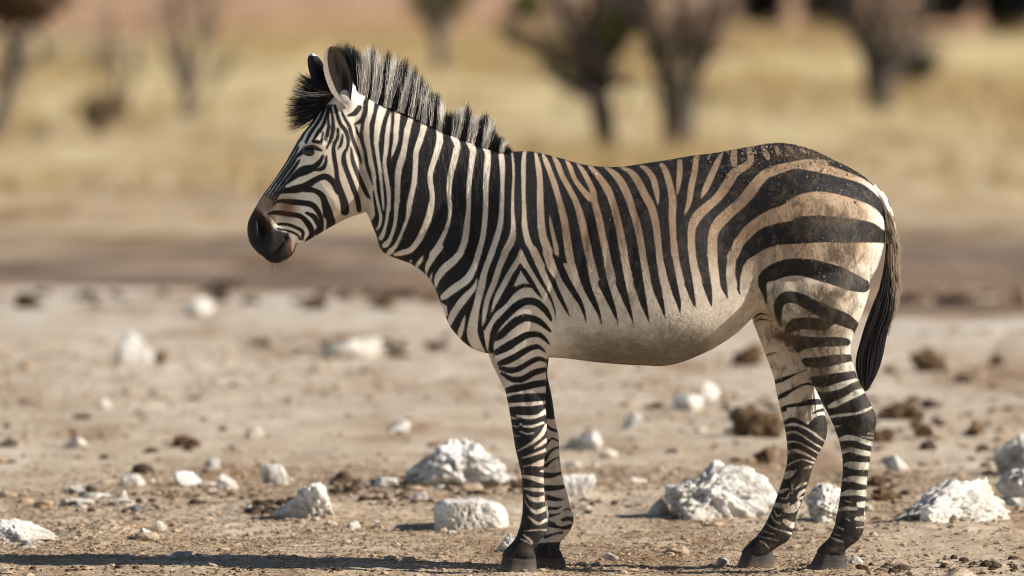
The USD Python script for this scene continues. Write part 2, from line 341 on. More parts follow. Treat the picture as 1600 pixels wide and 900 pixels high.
    (W, "R1", "1430,185,78 1300,180,70 1200,190,58 1080,222,70 980,262,76 920,322,80 860,400,88 790,480,84 700,560,84 610,650,88 570,740,74 560,890,70"), (W, "R2", "565,30,72 570,200,72 590,360,70"),
    (W, "R3", "560,240,60 700,262,66 850,300,60 950,332,48 1050,372,38 1120,425,34 1175,480,24"),
    (W, "R1", "1160,560,136 1040,592,116 930,640,96 840,715,90 770,800,80 735,890,76"), (W, "R2", "716,150,74 708,280,66 725,380,70"),
    (W, "R3", "462,598,130 540,560,160 620,545,182 720,540,185 860,560,170 1000,590,145 1090,620,120 1160,665,80 1205,730,30"),
    (W, "R3", "255,100,24 285,155,44 300,185,30"), (W, "R3", "365,100,26 380,150,34"), (W, "R3", "455,100,22 490,135,24"), (W, "R3", "555,115,20 590,140,16"),
    (K, "B2", "180,75,40 200,90,52 250,200,50 300,300,42 350,390,34 400,480,22 430,560,15 440,635,8"),
    (W, "N2", "1265,92,6 1256,170,44 1190,275,42 1130,385,44 1080,480,38 1044,580,8"), (W, "N2", "1265,130,30 1300,208,42 1347,288,44 1397,368,42 1450,450,46"), (K, "N2", "1264,222,26 1298,275,40 1343,345,40 1385,412,34 1437,486,8"), (K, "N2", "1262,235,32 1225,300,44 1200,345,44"), (W, None, TRIANGLE),
    # foreleg below the forearm
    (W, "F2", "635,48,14 720,60,28 800,50,26 870,10,40"), (W, "F2", "690,130,16 760,130,20 845,102,18"), (W, "F2", "668,115,18 676,116,12"), (W, "F2", "662,168,10 720,190,12 768,180,10"),
    (W, "F2", "870,120,24 835,190,32 790,232,26 740,270,20 640,325,8"), (W, "F2", "870,238,30 820,275,24 775,302,10"), (W, "F2", "870,312,24 800,340,22 740,360,18 680,378,10"),
    (W, "F2", "860,400,30 820,420,46 760,432,16 690,442,10"), (W, "F2", "850,480,20 820,482,12"), (W, "F2", "688,522,22 760,535,34 840,555,46 870,550,40"), (W, "F2", "695,615,14 760,625,26 870,630,32"),
    (W, "F2", "712,662,8 740,690,24 790,705,38 870,690,48"), (W, "F2", "700,712,8 730,760,12 780,800,30 820,792,34 875,765,30"), (W, "F2", "728,838,10 770,870,20 810,892,22 880,855,24"),
    (W, "F3", "595,550,8 680,540,12 770,540,10"), (W, "F3", "588,578,10 630,610,20 662,642,10"), (W, "F3", "565,610,8 600,625,10 650,652,6"),
    (W, "F2", "600,62,14 642,76,5"), (W, "F2", "605,125,10 652,131,5"), (W, "F2", "606,198,9 662,206,4"), (W, "F2", "690,470,6 690,500,5"),
    # hind leg below the second thigh
    (W, "L1", "840,650,30 880,645,26 960,625,30 1030,590,26 1110,560,22"), (W, "L1", "880,775,30 920,760,44 1000,722,42 1080,688,34 1150,655,30"), (W, "L2", "880,158,18 980,142,22 1080,132,18 1150,110,22 1210,82,16"),
    (W, "L2", "900,236,12 970,225,8"), (W, "L2", "950,335,24 1020,320,42 1090,327,34 1150,350,34 1225,372,34"), (W, "L2", "1130,312,6 1230,322,8"), (W, "L2", "1180,285,6 1230,290,8"),
    (W, "L2", "980,432,30 1040,412,34 1110,430,44 1225,452,34"), (W, "L2", "1000,530,20 1040,530,48 1110,540,60 1210,540,54"), (W, "L2", "995,648,24 1060,640,44 1120,650,58 1200,660,70"),
    (W, "L2", "975,762,28 1040,746,48 1100,750,40 1175,752,60"), (W, "L2", "1000,810,8 1050,826,10"), (W, "L2", "1100,830,18 1160,828,26"), (W, "L3", "950,382,26 1020,370,28 1085,376,22"), (W, "L3", "1105,352,24 1150,350,28"),
    (W, "L3", "1090,452,30 1160,450,40"), (W, "L3", "935,512,8 990,536,8"), (W, "L3", "1090,522,8 1150,515,12"), (W, "L3", "895,600,8 960,625,16 992,632,5"), (W, "L3", "915,568,6 962,586,6"), (W, "L3", "1000,440,4 1040,470,5"),
    # head
    (K, "H1", "730,100,30 715,250,36 700,380,32 655,510,34"), (K, "H2", "985,-40,20 960,40,28 955,110,36 930,182,34 870,222,10"), (K, "H2", "937,190,24 925,280,22 930,360,25 950,430,22 965,520,25 985,600,25 1012,695,12"), (K, "H2", "878,238,6 895,290,14 925,352,14"),
    (K, "H2", "600,105,18 550,190,18 485,270,18 450,345,12"), (K, "H2", "640,85,22 600,180,22 560,240,20 520,300,20 490,362,18"), (K, "H2", "668,75,18 650,150,18 622,230,22 580,292,22 545,352,10"),
    (K, "H2", "690,70,10 662,150,14 667,240,18 655,300,22 643,352,8"), (K, "H2", "622,285,8 615,340,14 608,378,8"), (K, "H2", "688,105,8 700,180,18 702,250,24 687,330,24 648,415,8"),
    (K, "H2", "715,75,16 735,150,22 760,220,24 800,272,28 820,340,24 815,400,18 790,445,22 785,500,36 800,560,34 830,640,34 860,720,35 890,800,36 905,890,32"),
    (K, "H2", "740,255,16 737,320,20 707,390,24 710,470,29 725,560,30 735,650,32 760,745,48 790,840,58 795,900,62"), (K, "H2", "777,305,10 765,370,20 742,414,8"),
    (K, "H2", "768,115,8 790,170,18 830,240,23 850,320,23 880,400,23 910,480,18 922,528,6"), (K, "H2", "843,405,8 855,500,27 890,600,31 930,690,31 970,770,28 998,806,8"),
    (K, "H2", "815,155,10 870,136,34 908,88,34"), (K, "H2", "435,470,12 470,425,40 530,398,36 612,425,14"), (K, "H2", "545,355,20 590,360,24 605,350,10"),
    (K, "H2", "346,686,6 420,612,48 480,582,70 550,558,46 600,510,28 622,465,14"), (K, "H2", "558,582,8 620,565,28 645,520,20 650,470,10"),
    (K, "H2", "300,748,26 400,730,54 480,710,58 560,658,42 640,630,44 700,670,46 745,745,50"), (K, "H2", "480,730,38 560,740,34 620,785,44 645,870,50 652,930,50"), (K, "H3", "645,300,50 660,340,54 674,390,60 685,440,64 680,500,64"),
    (K, "H3", "225,305,8 280,272,18 370,278,38 460,285,40 540,302,40 590,362,34 612,430,30 590,520,64"), (K, "H3", "195,372,10 250,360,28 330,370,34 430,385,34 475,410,34 520,470,44 535,530,36 500,590,34"), (K, "H3", "490,362,14 550,392,34 590,450,40"),
    (K, "H3", "275,450,14 350,455,20 420,482,20 465,512,24 462,570,14"), (K, "H3", "265,486,10 340,500,11 420,532,13 442,570,12"),
    (K, "H2", "440,345,10 400,420,13 330,530,11 240,660,9 160,770,7"), (K, "H2", "432,400,10 390,480,13 310,600,11 230,710,9 180,780,5"), (K, "H2", "432,450,13 390,520,17 320,620,13 250,720,11 200,790,5"),
    (K, "H2", "440,500,10 400,560,21 340,640,18 270,730,11 215,805,5"), (K, "H2", "385,620,8 330,690,14 280,750,11 225,820,5"), (K, "H2", "325,718,9 280,770,11 240,830,5"), (-0.35, None, MUZZLE),
    (W, "H3", "205,715,-3 250,660,-2 300,595,-2 335,545,-3"), (W, "H3", "150,425,-4 182,465,-2.5 190,520,-2 175,560,-3 150,580,-5"), (W, "H3", "150,600,-5 190,640,-4 240,640,-4"),  # not stripes: faint highlights painted along mouth, nostril rim and lip
]
FAR_FORE = [
    (K, None, side("S", "760,470 880,470 880,655 840,655 790,600")), (W, "F1", "425,395,8 470,408,8"), (W, "F1", "440,440,14 490,455,10"), (W, "F1", "470,498,10 530,520,9"), (W, "F1", "520,548,9 570,575,9"),
    (K, "F2", "850,10,80 960,10,80"), (K, "F2", "860,110,20 900,150,26 955,168,24"), (K, "F2", "850,300,24 905,228,18 960,244,18"), (K, "F2", "855,390,34 905,320,24 965,292,20"), (K, "F2", "860,440,30 920,392,18 970,372,16"),
    (K, "F2", "850,512,50 920,512,38 995,490,16"), (K, "F2", "850,612,50 930,612,44 1010,602,28"), (K, "F2", "860,680,40 930,698,38 1000,702,14"), (K, "F2", "870,770,30 940,772,24 985,758,12"), (K, "F2", "860,835,40 930,822,20 980,810,10"),
    (K, "F2", "998,792,12 1030,776,18 1058,782,10"), (K, "F2", "1005,862,26 1075,848,30"), (K, "F2", "850,885,46 930,892,28"), (K, "F3", "895,462,28 940,450,34 990,470,24"), (K, "F3", "760,470,60 800,500,40 880,522,16"),
    (K, "F3", "895,525,28 980,510,44"), (K, "F3", "760,595,30 830,572,18 890,560,24"), (K, None, side("S", "815,850 880,846 900,880 815,890"))]
FAR_HIND = [
    (K, "L1", "280,70,30 340,50,18 400,60,8"), (K, "L1", "280,120,6 340,95,14 440,110,8"), (K, "L1", "305,212,8 355,236,4"), (K, "L1", "390,375,14 450,356,12 487,348,4"), (K, "L1", "415,478,16 437,458,6"),
    (K, "L1", "430,590,30 500,570,34 560,545,28 620,520,14 700,488,10"), (K, "L1", "460,718,30 530,680,38 600,640,24 670,606,18 740,600,24 780,635,8"), (K, "L1", "490,806,38 570,780,48 650,760,34 730,742,48 820,738,46"),
    (K, "L1", "725,858,30 780,822,34 850,796,34"), (K, None, BLACK_FAR_HIND), (K, "L2", "520,205,32 590,182,48 650,196,30 725,232,10"), (W, "L2", "560,100,30 640,120,80 720,150,60 735,190,30"),
    (K, "L2", "735,205,26 800,180,70 860,200,90 870,260,80"), (W, "L2", "745,155,20 790,135,26 850,125,20"),
    (W, "L2", "530,226,13 600,215,24 660,230,18 720,260,16 780,300,20 840,345,10"), (W, "L2", "540,286,18 600,275,18 650,290,13 700,325,13 760,365,13 830,405,12"), (W, "L2", "545,356,18 600,350,14 660,366,10 740,410,13 800,444,10"),
    (W, "L2", "550,432,28 610,420,28 660,432,26 720,460,13 790,502,10"), (W, "L2", "550,535,13 610,505,14 670,490,14 740,510,14 790,522,10"), (W, "L2", "535,622,44 570,602,56 600,590,16 625,565,6"), (W, "L2", "680,560,8 735,545,20"),
    (W, "L3", "500,240,30 555,218,16"), (W, "L3", "498,292,10 545,292,14 566,250,8"), (W, "L3", "590,185,14 590,255,10"), (W, "L3", "700,172,16 655,190,20 615,222,12"), (W, "L3", "690,228,20 655,250,24 630,285,14"), (W, "L3", "670,285,16 640,300,14"), (W, "L3", "455,345,36 525,350,34"), (W, "L3", "565,330,14 540,382,36 600,372,58 640,330,30"),
    (W, "L3", "448,385,8 470,430,12 505,420,10"), (W, "L3", "425,418,8 450,468,14 495,486,18"), (W, "L3", "530,470,34 580,500,48 620,500,40"), (W, "L3", "385,488,7 430,520,12 490,540,9 595,572,18"), (W, "L3", "355,545,7 400,560,9 455,576,6"),
    (W, "L3", "325,585,5 380,600,7 440,612,7 490,624,4"), (W, "L3", "325,618,5 380,650,9 408,685,6")]


def curve(rows, n=5):
    """Catmull-Rom through the rows."""
    if len(rows) < 3:
        return rows
    p = np.vstack([2 * rows[0] - rows[1], rows, 2 * rows[-1] - rows[-2]])
    t = np.linspace(0, 1, n, endpoint=False)[:, None]
    out = [0.5 * (2 * b + (c - a) * t + (2 * a - 5 * b + 4 * c - d) * t**2 + (3 * b - a - 3 * c + d) * t**3) for a, b, c, d in zip(p[:-3], p[1:-2], p[2:-1], p[3:])]
    return np.vstack(out + [rows[-1:]])


def coat_distance(layers, q, start):
    """Signed distance (in units of the side view) of the points q to the edge of the pale hair, pale positive."""
    sd = np.full(len(q), start, float)
    for sign, patch, data in layers:
        if patch is None:
            poly = data[:, :2]
            near = np.all((q > poly.min(0) - 20) & (q < poly.max(0) + 20), axis=1)
            if not near.any():
                continue
            pts, d, inside = q[near], np.full(near.sum(), 1e9), np.zeros(near.sum(), bool)
            for a, b in zip(poly, np.roll(poly, -1, 0)):
                e = b - a
                u = np.clip(((pts - a) @ e) / max(e @ e, 1e-9), 0, 1)
                d = np.minimum(d, np.hypot(*(pts - a - u[:, None] * e).T))
                cross = (a[1] > pts[:, 1]) != (b[1] > pts[:, 1])
                inside ^= cross & (pts[:, 0] < a[0] + (pts[:, 1] - a[1]) * e[0] / (e[1] if abs(e[1]) > 1e-9 else 1e-9))
            value = np.where(inside, d, -d)
        else:
            r = curve(side(patch, data))
            near = np.all((q > r[:, :2].min(0) - 25) & (q < r[:, :2].max(0) + 25), axis=1)
            if not near.any():
                continue
            pts, value = q[near], np.full(near.sum(), -1e9)
            for a, b in zip(r[:-1], r[1:]):
                e = b[:2] - a[:2]
                u = np.clip(((pts - a[:2]) @ e) / max(e @ e, 1e-9), 0, 1)
                value = np.maximum(value, (a[2] + (b[2] - a[2]) * u) / 2 - np.hypot(*(pts - a[:2] - u[:, None] * e).T))
        sd[near] = np.maximum(sd[near], value) if sign > 0 else np.minimum(sd[near], value * sign)
    return sd
# --- coat end


# ------------------------------------------------------------------ the zebra's body: sections seen from the side (front or top edge, back or lower edge, half width in metres)
def rows(text):
    return np.array([[float(v) for v in q.split(",")] for q in text.split()])


# each row: x, y of one edge, x, y of the other, half width
TRUNK = rows("""548,132,566,318,.052 556,134,574,333,.068 600,162,588,366,.080 642,180,600,394,.088 686,200,646,414,.098 732,219,674,439,.112 782,236,692,480,.135 830,237,708,516,.158 870,246,748,548,.175
 905,256,820,556,.192 940,261,880,559,.215 970,261,940,566,.235 1000,257,1000,570,.248 1040,251,1050,569,.252 1080,244,1106,548,.245 1120,239,1150,520,.232 1170,230,1190,486,.222 1220,224,1232,490,.225 1264,233,1272,480,.222
 1310,254,1312,470,.200 1342,271,1340,455,.168 1366,292,1360,436,.118 1377,318,1373,412,.07 1383,345,1382,385,.03""")
HEAD = rows("""552,116,584,290,.045 541,128,578,308,.062 522,148,572,329,.078 500,172,550,338,.086 483,196,532,346,.090 467,217,512,357,.083 448,251,494,368,.066 428,282,478,377,.056 410,306,463,384,.050 398,326,459,395,.052 389,344,445,407,.053
 386.6,360,431,411,.048 390,378,418,407,.034 397,389,410,401,.014""")
NEAR_FORE = rows("""755,395,862,400,.04 758,430,866,430,.066 764,470,867,470,.080 767,515,864,505,.084 772,553,856.5,548,.076 779,574,853.5,572,.064 787,600,853,596,.056 793,625,852.5,625,.051 798,652,853.5,652,.047 802,678,854.5,680,.048
 806,702,853,704,.047 812,727,849.5,725,.040 815.5,745,849.6,745,.033 817,775,850.5,775,.030 816.5,800,853,797,.032 814,816,855.5,815,.036 810,830,853,832,.036 803,845,844,843,.036 793,855,835,855,.039 786,864,836,866,.041 785,870,837,872,.038""")
FAR_FORE_LEG = rows("""752,395,850,400,.04 755,430,856,430,.06 758,480,860,480,.072 761,530,860,525,.074 766,560,857,560,.064 776,582,855,585,.055 790,610,860,610,.050 802,632,864,632,.047 812,655,867,655,.045 821,682,872.5,682,.048 827,706,873.5,706,.047
 838,730,876,730,.040 845,752,880,752,.033 852,772,886,772,.031 856,792,891,791,.033 857,812,896,812,.037 852,830,889,831,.036 843,845,877,845,.036 834,857,874,857,.039 831,864,878,866,.041 830,870,879,872,.038""")
NEAR_HIND = rows("""1172,350,1372,330,.04 1174,390,1375,375,.075 1182,430,1366,428,.104 1191,466,1353,472,.112 1207,495,1341.5,505,.104 1226,520,1331.5,530,.085 1241,544,1329,550,.075 1255,568,1334,575,.065 1269,597,1343,597,.056 1285,629,1358,627,.049
 1297,652,1368.5,652,.046 1306,674,1366.5,675,.047 1313,695,1362.5,696,.045 1317,722,1358.5,722,.036 1316,748,1355,748,.032 1312.5,778,1352.5,778,.031 1308,803,1349.5,804,.033 1304,822,1349.8,825,.037 1297,838,1341,843,.037 1287,849,1328,853,.037
 1279,857,1320.5,861,.041 1276,863,1320,868,.038""")
FAR_HIND_LEG = rows("""1164,370,1340,370,.04 1166,410,1330,410,.07 1168,450,1310,460,.090 1175,495,1290,510,.086 1186,526,1280,540,.075 1198,558,1274,570,.065 1209,588,1275,596,.055 1214,615,1280,618,.048 1221,645,1288,645,.045 1226.5,668,1292.5,668,.046
 1229.5,690,1288.5,690,.046 1230.5,712,1277,712,.040 1228,732,1268,735,.033 1221,756,1261,760,.031 1211,784,1251,788,.031 1203,804,1244,806,.034 1195,820,1240,824,.037 1185,835,1233,842,.037 1171,848,1219,852,.037 1162,858,1206,861,.041 1158,864,1204,868,.038""")
VOX = 0.005
LO, HI = np.array([-0.86, -0.31, -0.02]), np.array([1.24, 0.31, 1.62])
ax, ay, az = (np.arange(LO[k], HI[k], VOX) for k in range(3))
BUMPS = [  # shape of the muscles: centre, spread, angle, height (m)
    (795, 330, 20, 70, -8, .008), (838, 440, 32, 46, 20, .012), (728, 478, 24, 34, 0, .010), (752, 385, 14, 60, -25, -.007), (1135, 365, 34, 66, 0, -.014), (1150, 268, 32, 22, 0, .012), (1285, 395, 60, 55, 0, .010), (1212, 478, 18, 26, -20, .010), (1000, 500, 90, 40, 0, .006),
    (545, 288, 24, 34, 20, .009), (492, 221, 16, 7, 20, .007), (474, 292, 16, 26, 35, -.006), (462, 262, 34, 5, 122, .003), (700, 330, 18, 70, 15, -.004), (640, 300, 22, 80, 12, .006), (600, 385, 12, 16, 0, .004), (411, 354, 6, 12, 10, -.020), (421, 352, 4, 15, -8, .009), (434, 385, 3.2, 22, 36, -.009), (424, 380, 6, 18, 36, .004), (444, 392, 7, 12, 30, .004), (508, 300, 5, 40, -38, .003),
    (1338, 430, 6, 50, 12, -.006), (1240, 440, 8, 50, -18, -.004), (818, 600, 4, 34, -6, -.004), (846, 605, 5, 34, 0, .003), (780, 430, 5, 50, 18, -.005), (668, 360, 5, 50, 30, -.005), (1090, 300, 60, 10, -12, .004), (920, 330, 5, 80, 8, -.002), (955, 340, 5, 80, 6, -.002), (990, 350, 5, 80, 4, -.002), (1350, 655, 9, 12, 0, .006), (1330, 720, 5, 50, 0, -.003), (832, 690, 10, 14, 0, .005), (838, 760, 4, 40, 0, -.003), (865, 480, 6, 34, 5, -.008), (1300, 300, 60, 24, 10, .006), (900, 420, 40, 70, 0, .006)]
SECTIONS = dict(trunk=(TRUNK, 0.0, 1.32, 2.25, 0.13), head=(HEAD, 0.0, 1.30, 2.5, -0.10), near_fore=(NEAR_FORE, Y_NEAR_FORE, 1.9, 2.3, 0.0), far_fore=(FAR_FORE_LEG, Y_FAR_FORE, 1.9, 2.3, 0.0), near_hind=(NEAR_HIND, Y_NEAR_HIND, 1.7, 2.3, 0.0), far_hind=(FAR_HIND_LEG, Y_FAR_HIND, 1.7, 2.3, 0.0))


def section_field(name):
    """Distance-like field of one part over its own box of the voxel grid: negative inside."""
    sec, yc, reach, power, lean = SECTIONS[name]
    leg = name.endswith(("fore", "hind"))
    a, b = at(sec[:, 0], sec[:, 1], yc), at(sec[:, 2], sec[:, 3], yc)
    fine = curve(np.hstack([a[:, [0, 2]], b[:, [0, 2]], sec[:, 4:5]]), 10)
    along = np.linspace(0, 1, len(fine))
    t = np.linspace(-reach, reach, 41)
    c, h = (fine[:, 0:2] + fine[:, 2:4]) / 2, (fine[:, 2:4] - fine[:, 0:2]) / 2
    p = c[:, None] + t[None, :, None] * h[:, None]
    val = np.stack([np.broadcast_to(along[:, None], p.shape[:2]), np.broadcast_to(t[None], p.shape[:2]), np.broadcast_to(fine[:, 4][:, None], p.shape[:2]), np.broadcast_to(np.linalg.norm(h, axis=1)[:, None], p.shape[:2])], -1)
    flat = p.reshape(-1, 2)
    i0, i1 = np.searchsorted(ax, [flat[:, 0].min(), flat[:, 0].max()])
    k0, k1 = np.searchsorted(az, [flat[:, 1].min(), flat[:, 1].max()])
    GX, GZ = np.meshgrid(ax[i0:i1], az[k0:k1], indexing="ij")
    m = LinearNDInterpolator(flat, val.reshape(-1, 4))(GX, GZ)
    s, tt, w, hh = (m[..., k] for k in range(4))
    bad = np.isnan(s)
    s, tt, w, hh = (np.where(bad, d, q) for q, d in ((s, 0.5), (tt, 3.0), (w, 0.05), (hh, 0.05)))
    yy = ay - yc
    near = np.abs(yy) < (0.16 if leg else 1.0)
    j0, j1 = np.flatnonzero(near)[[0, -1]] + np.array([0, 1])
    yy = yy[j0:j1][None, :, None]
    q = seen(np.stack([GX, np.full_like(GX, yc - 0.1), GZ], -1))
    lift = np.zeros_like(GX)
    for bx, by, sx, sy, ang, amp in BUMPS:
        ca, sa = math.cos(math.radians(ang)), math.sin(math.radians(ang))
        dx, dy = q[..., 0] - bx, q[..., 1] - by
        lift += (1.0 if bx < 560 else 1.45) * amp * np.exp(-(((ca * dx + sa * dy) / sx) ** 2 + ((-sa * dx + ca * dy) / sy) ** 2) / 2)
    we = np.maximum(w * (1 + lean * np.clip(tt, -1.2, 1.2)), 0.004)[:, None, :]
    k = (np.abs(tt[:, None, :]) ** power + np.abs(yy / we) ** power) ** (1 / power)
    k = np.maximum(k, 1e-3)
    r = np.sqrt((tt * hh)[:, None, :] ** 2 + yy**2)
    f = r - r / k
    side_on = np.clip(np.abs(yy) / we, 0, 1) ** 2
    f = f - lift[:, None, :] * side_on
    if leg:
        f = f + 0.10 * (1 - smoothstep(0.0, 0.13, s))[:, None, :]
    f = np.where(bad[:, None, :], 0.12, f)
    return f.astype(np.float32), (slice(i0, i1), slice(j0, j1), slice(k0, k1))


def smin(a, b, k):
    h = np.clip(0.5 + 0.5 * (b - a) / k, 0, 1)
    return b + (a - b) * h - k * h * (1 - h)


def root_of_ear(px, py, yc):
    """A furry swelling at the root of an ear, in the whole grid's box round it."""
    c = at(px, py, yc)
    i, j, k = (slice(*np.searchsorted(g, [c[n] - 0.09, c[n] + 0.09])) for n, g in enumerate((ax, ay, az)))
    X3, Y3, Z3 = np.meshgrid(ax[i] - c[0], ay[j] - c[1], az[k] - c[2], indexing="ij")
    ca, sa = math.cos(math.radians(35)), math.sin(math.radians(35))
    q = np.sqrt(((ca * X3 + sa * Z3) / 0.022) ** 2 + (Y3 / 0.030) ** 2 + ((-sa * X3 + ca * Z3) / 0.036) ** 2) + 1e-6
    rr = np.sqrt(X3**2 + Y3**2 + Z3**2)
    return (rr - rr / q).astype(np.float32), (i, j, k)


field = np.full((len(ax), len(ay), len(az)), 0.12, np.float32)
owner = np.zeros(field.shape, np.int8)
for number, (name, blend) in enumerate((("trunk", 0.001), ("head", 0.022), ("far_fore", 0.022), ("far_hind", 0.022), ("near_fore", 0.016), ("near_hind", 0.011))):
    f, box = section_field(name)
    old = field[box]
    owner[box] = np.where(f < old, number, owner[box])
    field[box] = smin(old, f, blend)

for ey in (-0.052, 0.052):
    f, box = root_of_ear(543, 160, 0.6 * ey)
    field[box] = smin(field[box], f, 0.03)



def carve(points, radius, soft):
    """Cuts a groove into both sides of the head along points (x, y) of the side view, at the depth of the skin."""
    for px, py in points:
        p = at(px, py, -0.05)
        i, k = int(round((p[0] - LO[0]) / VOX)), int(round((p[2] - LO[2]) / VOX))
        y0 = ay[np.argmax(field[i, :, k] < 0.004)]
        spots.append((*at(px, py, y0), radius, soft))


spots = []
carve(curve(rows("447,372 440,381 432,391 424,400 417,406"), 5), 0.0048, 0.004)
carve(curve(rows("409,343 408.5,350 410,357 413,363"), 5), 0.0085, 0.005)
for sx_, sy_, sz_, rad_, soft_ in spots:
    for sgn in (1, -1):
        box = tuple(slice(*np.searchsorted(g_, [c_ - 0.03, c_ + 0.03])) for g_, c_ in ((ax, sx_), (ay, sgn * sy_), (az, sz_)))
        X3, Y3, Z3 = np.meshgrid(ax[box[0]] - sx_, ay[box[1]] - sgn * sy_, az[box[2]] - sz_, indexing="ij")
        ball = np.sqrt(X3**2 + Y3**2 + Z3**2) - rad_
        field[box] = -smin(-field[box], ball, soft_)


def surface_nets(f):
    """Vertices and quads of the zero surface of a grid of values."""
    inside = f < 0
    cross = np.zeros(tuple(n - 1 for n in f.shape), np.int8)
    corners = [inside[i : f.shape[0] - 1 + i, j : f.shape[1] - 1 + j, k : f.shape[2] - 1 + k] for i, j, k in np.ndindex(2, 2, 2)]
    for c in corners:
        cross += c
    cell = np.argwhere((cross > 0) & (cross < 8))
    ids = np.full(cross.shape, -1, np.int64)
    ids[tuple(cell.T)] = np.arange(len(cell))
    total, count = np.zeros((len(cell), 3)), np.zeros(len(cell))
    for a in np.ndindex(2, 2, 2):
        for d in range(3):
            if a[d]:
                continue
            b = list(a)
            b[d] = 1
            fa, fb = f[tuple((cell + a).T)], f[tuple((cell + b).T)]
            hit = (fa < 0) != (fb < 0)
            u = np.where(hit, fa / np.where(hit, fa - fb, 1), 0)
            q = np.repeat(np.array(a, float)[None], len(cell), 0)
            q[:, d] = u
            total += q * hit[:, None]
            count += hit
    v = cell + total / count[:, None]
    quads = []
    for d in range(3):
        lo = [slice(1, -1)] * 3
        lo[d] = slice(0, f.shape[d] - 1)
        hi = list(lo)
        hi[d] = slice(1, f.shape[d])
        A, B = inside[tuple(lo)], inside[tuple(hi)]
        e = np.argwhere(A != B)
        off = np.ones(3, int)
        off[d] = 0
        e = e + off
        flip = inside[tuple(e.T)]
        u, w = [(1, 2), (2, 0), (0, 1)][d]
        du, dw = np.zeros(3, int), np.zeros(3, int)
        du[u], dw[w] = 1, 1
        q = np.stack([ids[tuple((e - du - dw).T)], ids[tuple((e - dw).T)], ids[tuple(e.T)], ids[tuple((e - du).T)]], 1)
        quads.append(np.where(flip[:, None], q, q[:, ::-1]))
    return v, np.vstack(quads)


nv, nq = surface_nets(field)
body_v = LO + nv * VOX
body_owner = owner[tuple(np.clip(np.round(nv).astype(int), 0, np.array(field.shape) - 1).T)]


def relax(v, q, rounds):
    n = len(v)
    e = np.vstack([q[:, [0, 1]], q[:, [1, 2]], q[:, [2, 3]], q[:, [3, 0]]])
    import scipy.sparse as sp

    m = sp.coo_matrix((np.ones(2 * len(e)), (np.r_[e[:, 0], e[:, 1]], np.r_[e[:, 1], e[:, 0]])), shape=(n, n)).tocsr()
    m.data[:] = 1
    deg = np.asarray(m.sum(1)).ravel()
    for _ in range(rounds):
        for lam in (0.5, -0.52):
            v = v + lam * (m @ v / deg[:, None] - v)
    return v


body_v = relax(body_v, nq, 3)


def skin_y(px, py):
    """Depth of the near surface of the body where it is seen at (px, py)."""
    p = at(px, py, -0.08)
    i, k = int(round((p[0] - LO[0]) / VOX)), int(round((p[2] - LO[2]) / VOX))
    return ay[np.argmax(field[i, :, k] < 0)]


# the coat: where the hair is pale, how tanned with dust, how muddy
mirrored = np.where(body_owner[:, None] >= 2, body_v, body_v * [1, -1, 1])
mirrored = np.where((body_owner < 2)[:, None] & (body_v[:, 1:2] < 0), body_v, mirrored)
mirrored = np.where((body_owner >= 2)[:, None], body_v, mirrored)
bq = seen(mirrored)
sd = coat_distance(COAT, bq, 20.0)
far_f, far_h = (body_owner == 2) & (bq[:, 1] > 545), (body_owner == 3) & (bq[:, 1] > 480)
sd[far_f] = coat_distance(FAR_FORE, bq[far_f], 20.0)
sd[far_h] = coat_distance(FAR_HIND, bq[far_h], 20.0)
bx, by = bq[:, 0], bq[:, 1]
leg_part = body_owner >= 2
tan = smoothstep(545, 350, by) * smoothstep(700, 900, bx) * 0.95
tan = np.maximum(tan, 0.26 * smoothstep(460, 330, by) * smoothstep(560, 620, bx) * smoothstep(960, 800, bx))
tan = np.maximum(tan, 0.36 * smoothstep(260, 180, by - 0.0) * smoothstep(590, 640, bx))
tan = np.maximum(tan, 0.5 * smoothstep(470, 540, bx) * smoothstep(600, 570, bx) * smoothstep(160, 200, by))
tan = np.maximum(tan, np.where(body_owner == 5, 0.62, 0))
tan = np.maximum(tan, np.where((body_owner == 4) & (by > 560), 0.28 + 0.3 * smoothstep(600, 720, by), 0))
tan = np.maximum(tan, np.where(body_owner == 2, 0.45, 0))
tan = np.maximum(tan, np.where(body_owner == 3, 0.25 + 0.45 * smoothstep(640, 700, by), 0))
tan = tan * (1 - 0.8 * smoothstep(-26, 6, bx - (1370 - 0.30 * np.maximum(by - 400, 0) + 0.25 * np.minimum(by - 330, 0))))  # paler along the rear edge of the rump: sunlight painted into the tint
pale, tanned = np.array([.75, .69, .59]), np.array([.31, .205, .122])
tint = pale + (tanned - pale) * tan[:, None]
nose = np.clip(1.35 - np.hypot((bx - 404) / 30, (by - 318) / 20), 0, 1)
nose = np.maximum(nose, np.clip(1.2 - np.hypot((bx - 457) / 7, (by - 388) / 16), 0, 1))
nose = np.maximum(nose, 0.75 * np.exp(-((bx - 448) / 16) ** 2) * np.exp(-((by - 326) / 22) ** 2))
nose = np.maximum(nose, 0.9 * np.exp(-((bx - 421) / 9) ** 2 - ((by - 345) / 15) ** 2))
nose = np.maximum(nose, 1.0 * np.exp(-((bx - 457) / 9) ** 2 - ((by - 388) / 14) ** 2))
brown = smoothstep(0.05, 0.75, nose)
tan = np.maximum(tan, 0)
blot = lambda cx, cy, rx, ry: np.exp(-(((bx - cx) / rx) ** 2 + ((by - cy) / ry) ** 2))
dirt_shade = 0.92 * smoothstep(488, 560, by) * smoothstep(850, 950, bx) * smoothstep(1135, 1090, bx) * (~leg_part) + 0.25 * blot(960, 500, 80, 30) + 0.3 * blot(1080, 510, 60, 30)  # belly part: real dirt together with painted underside shade
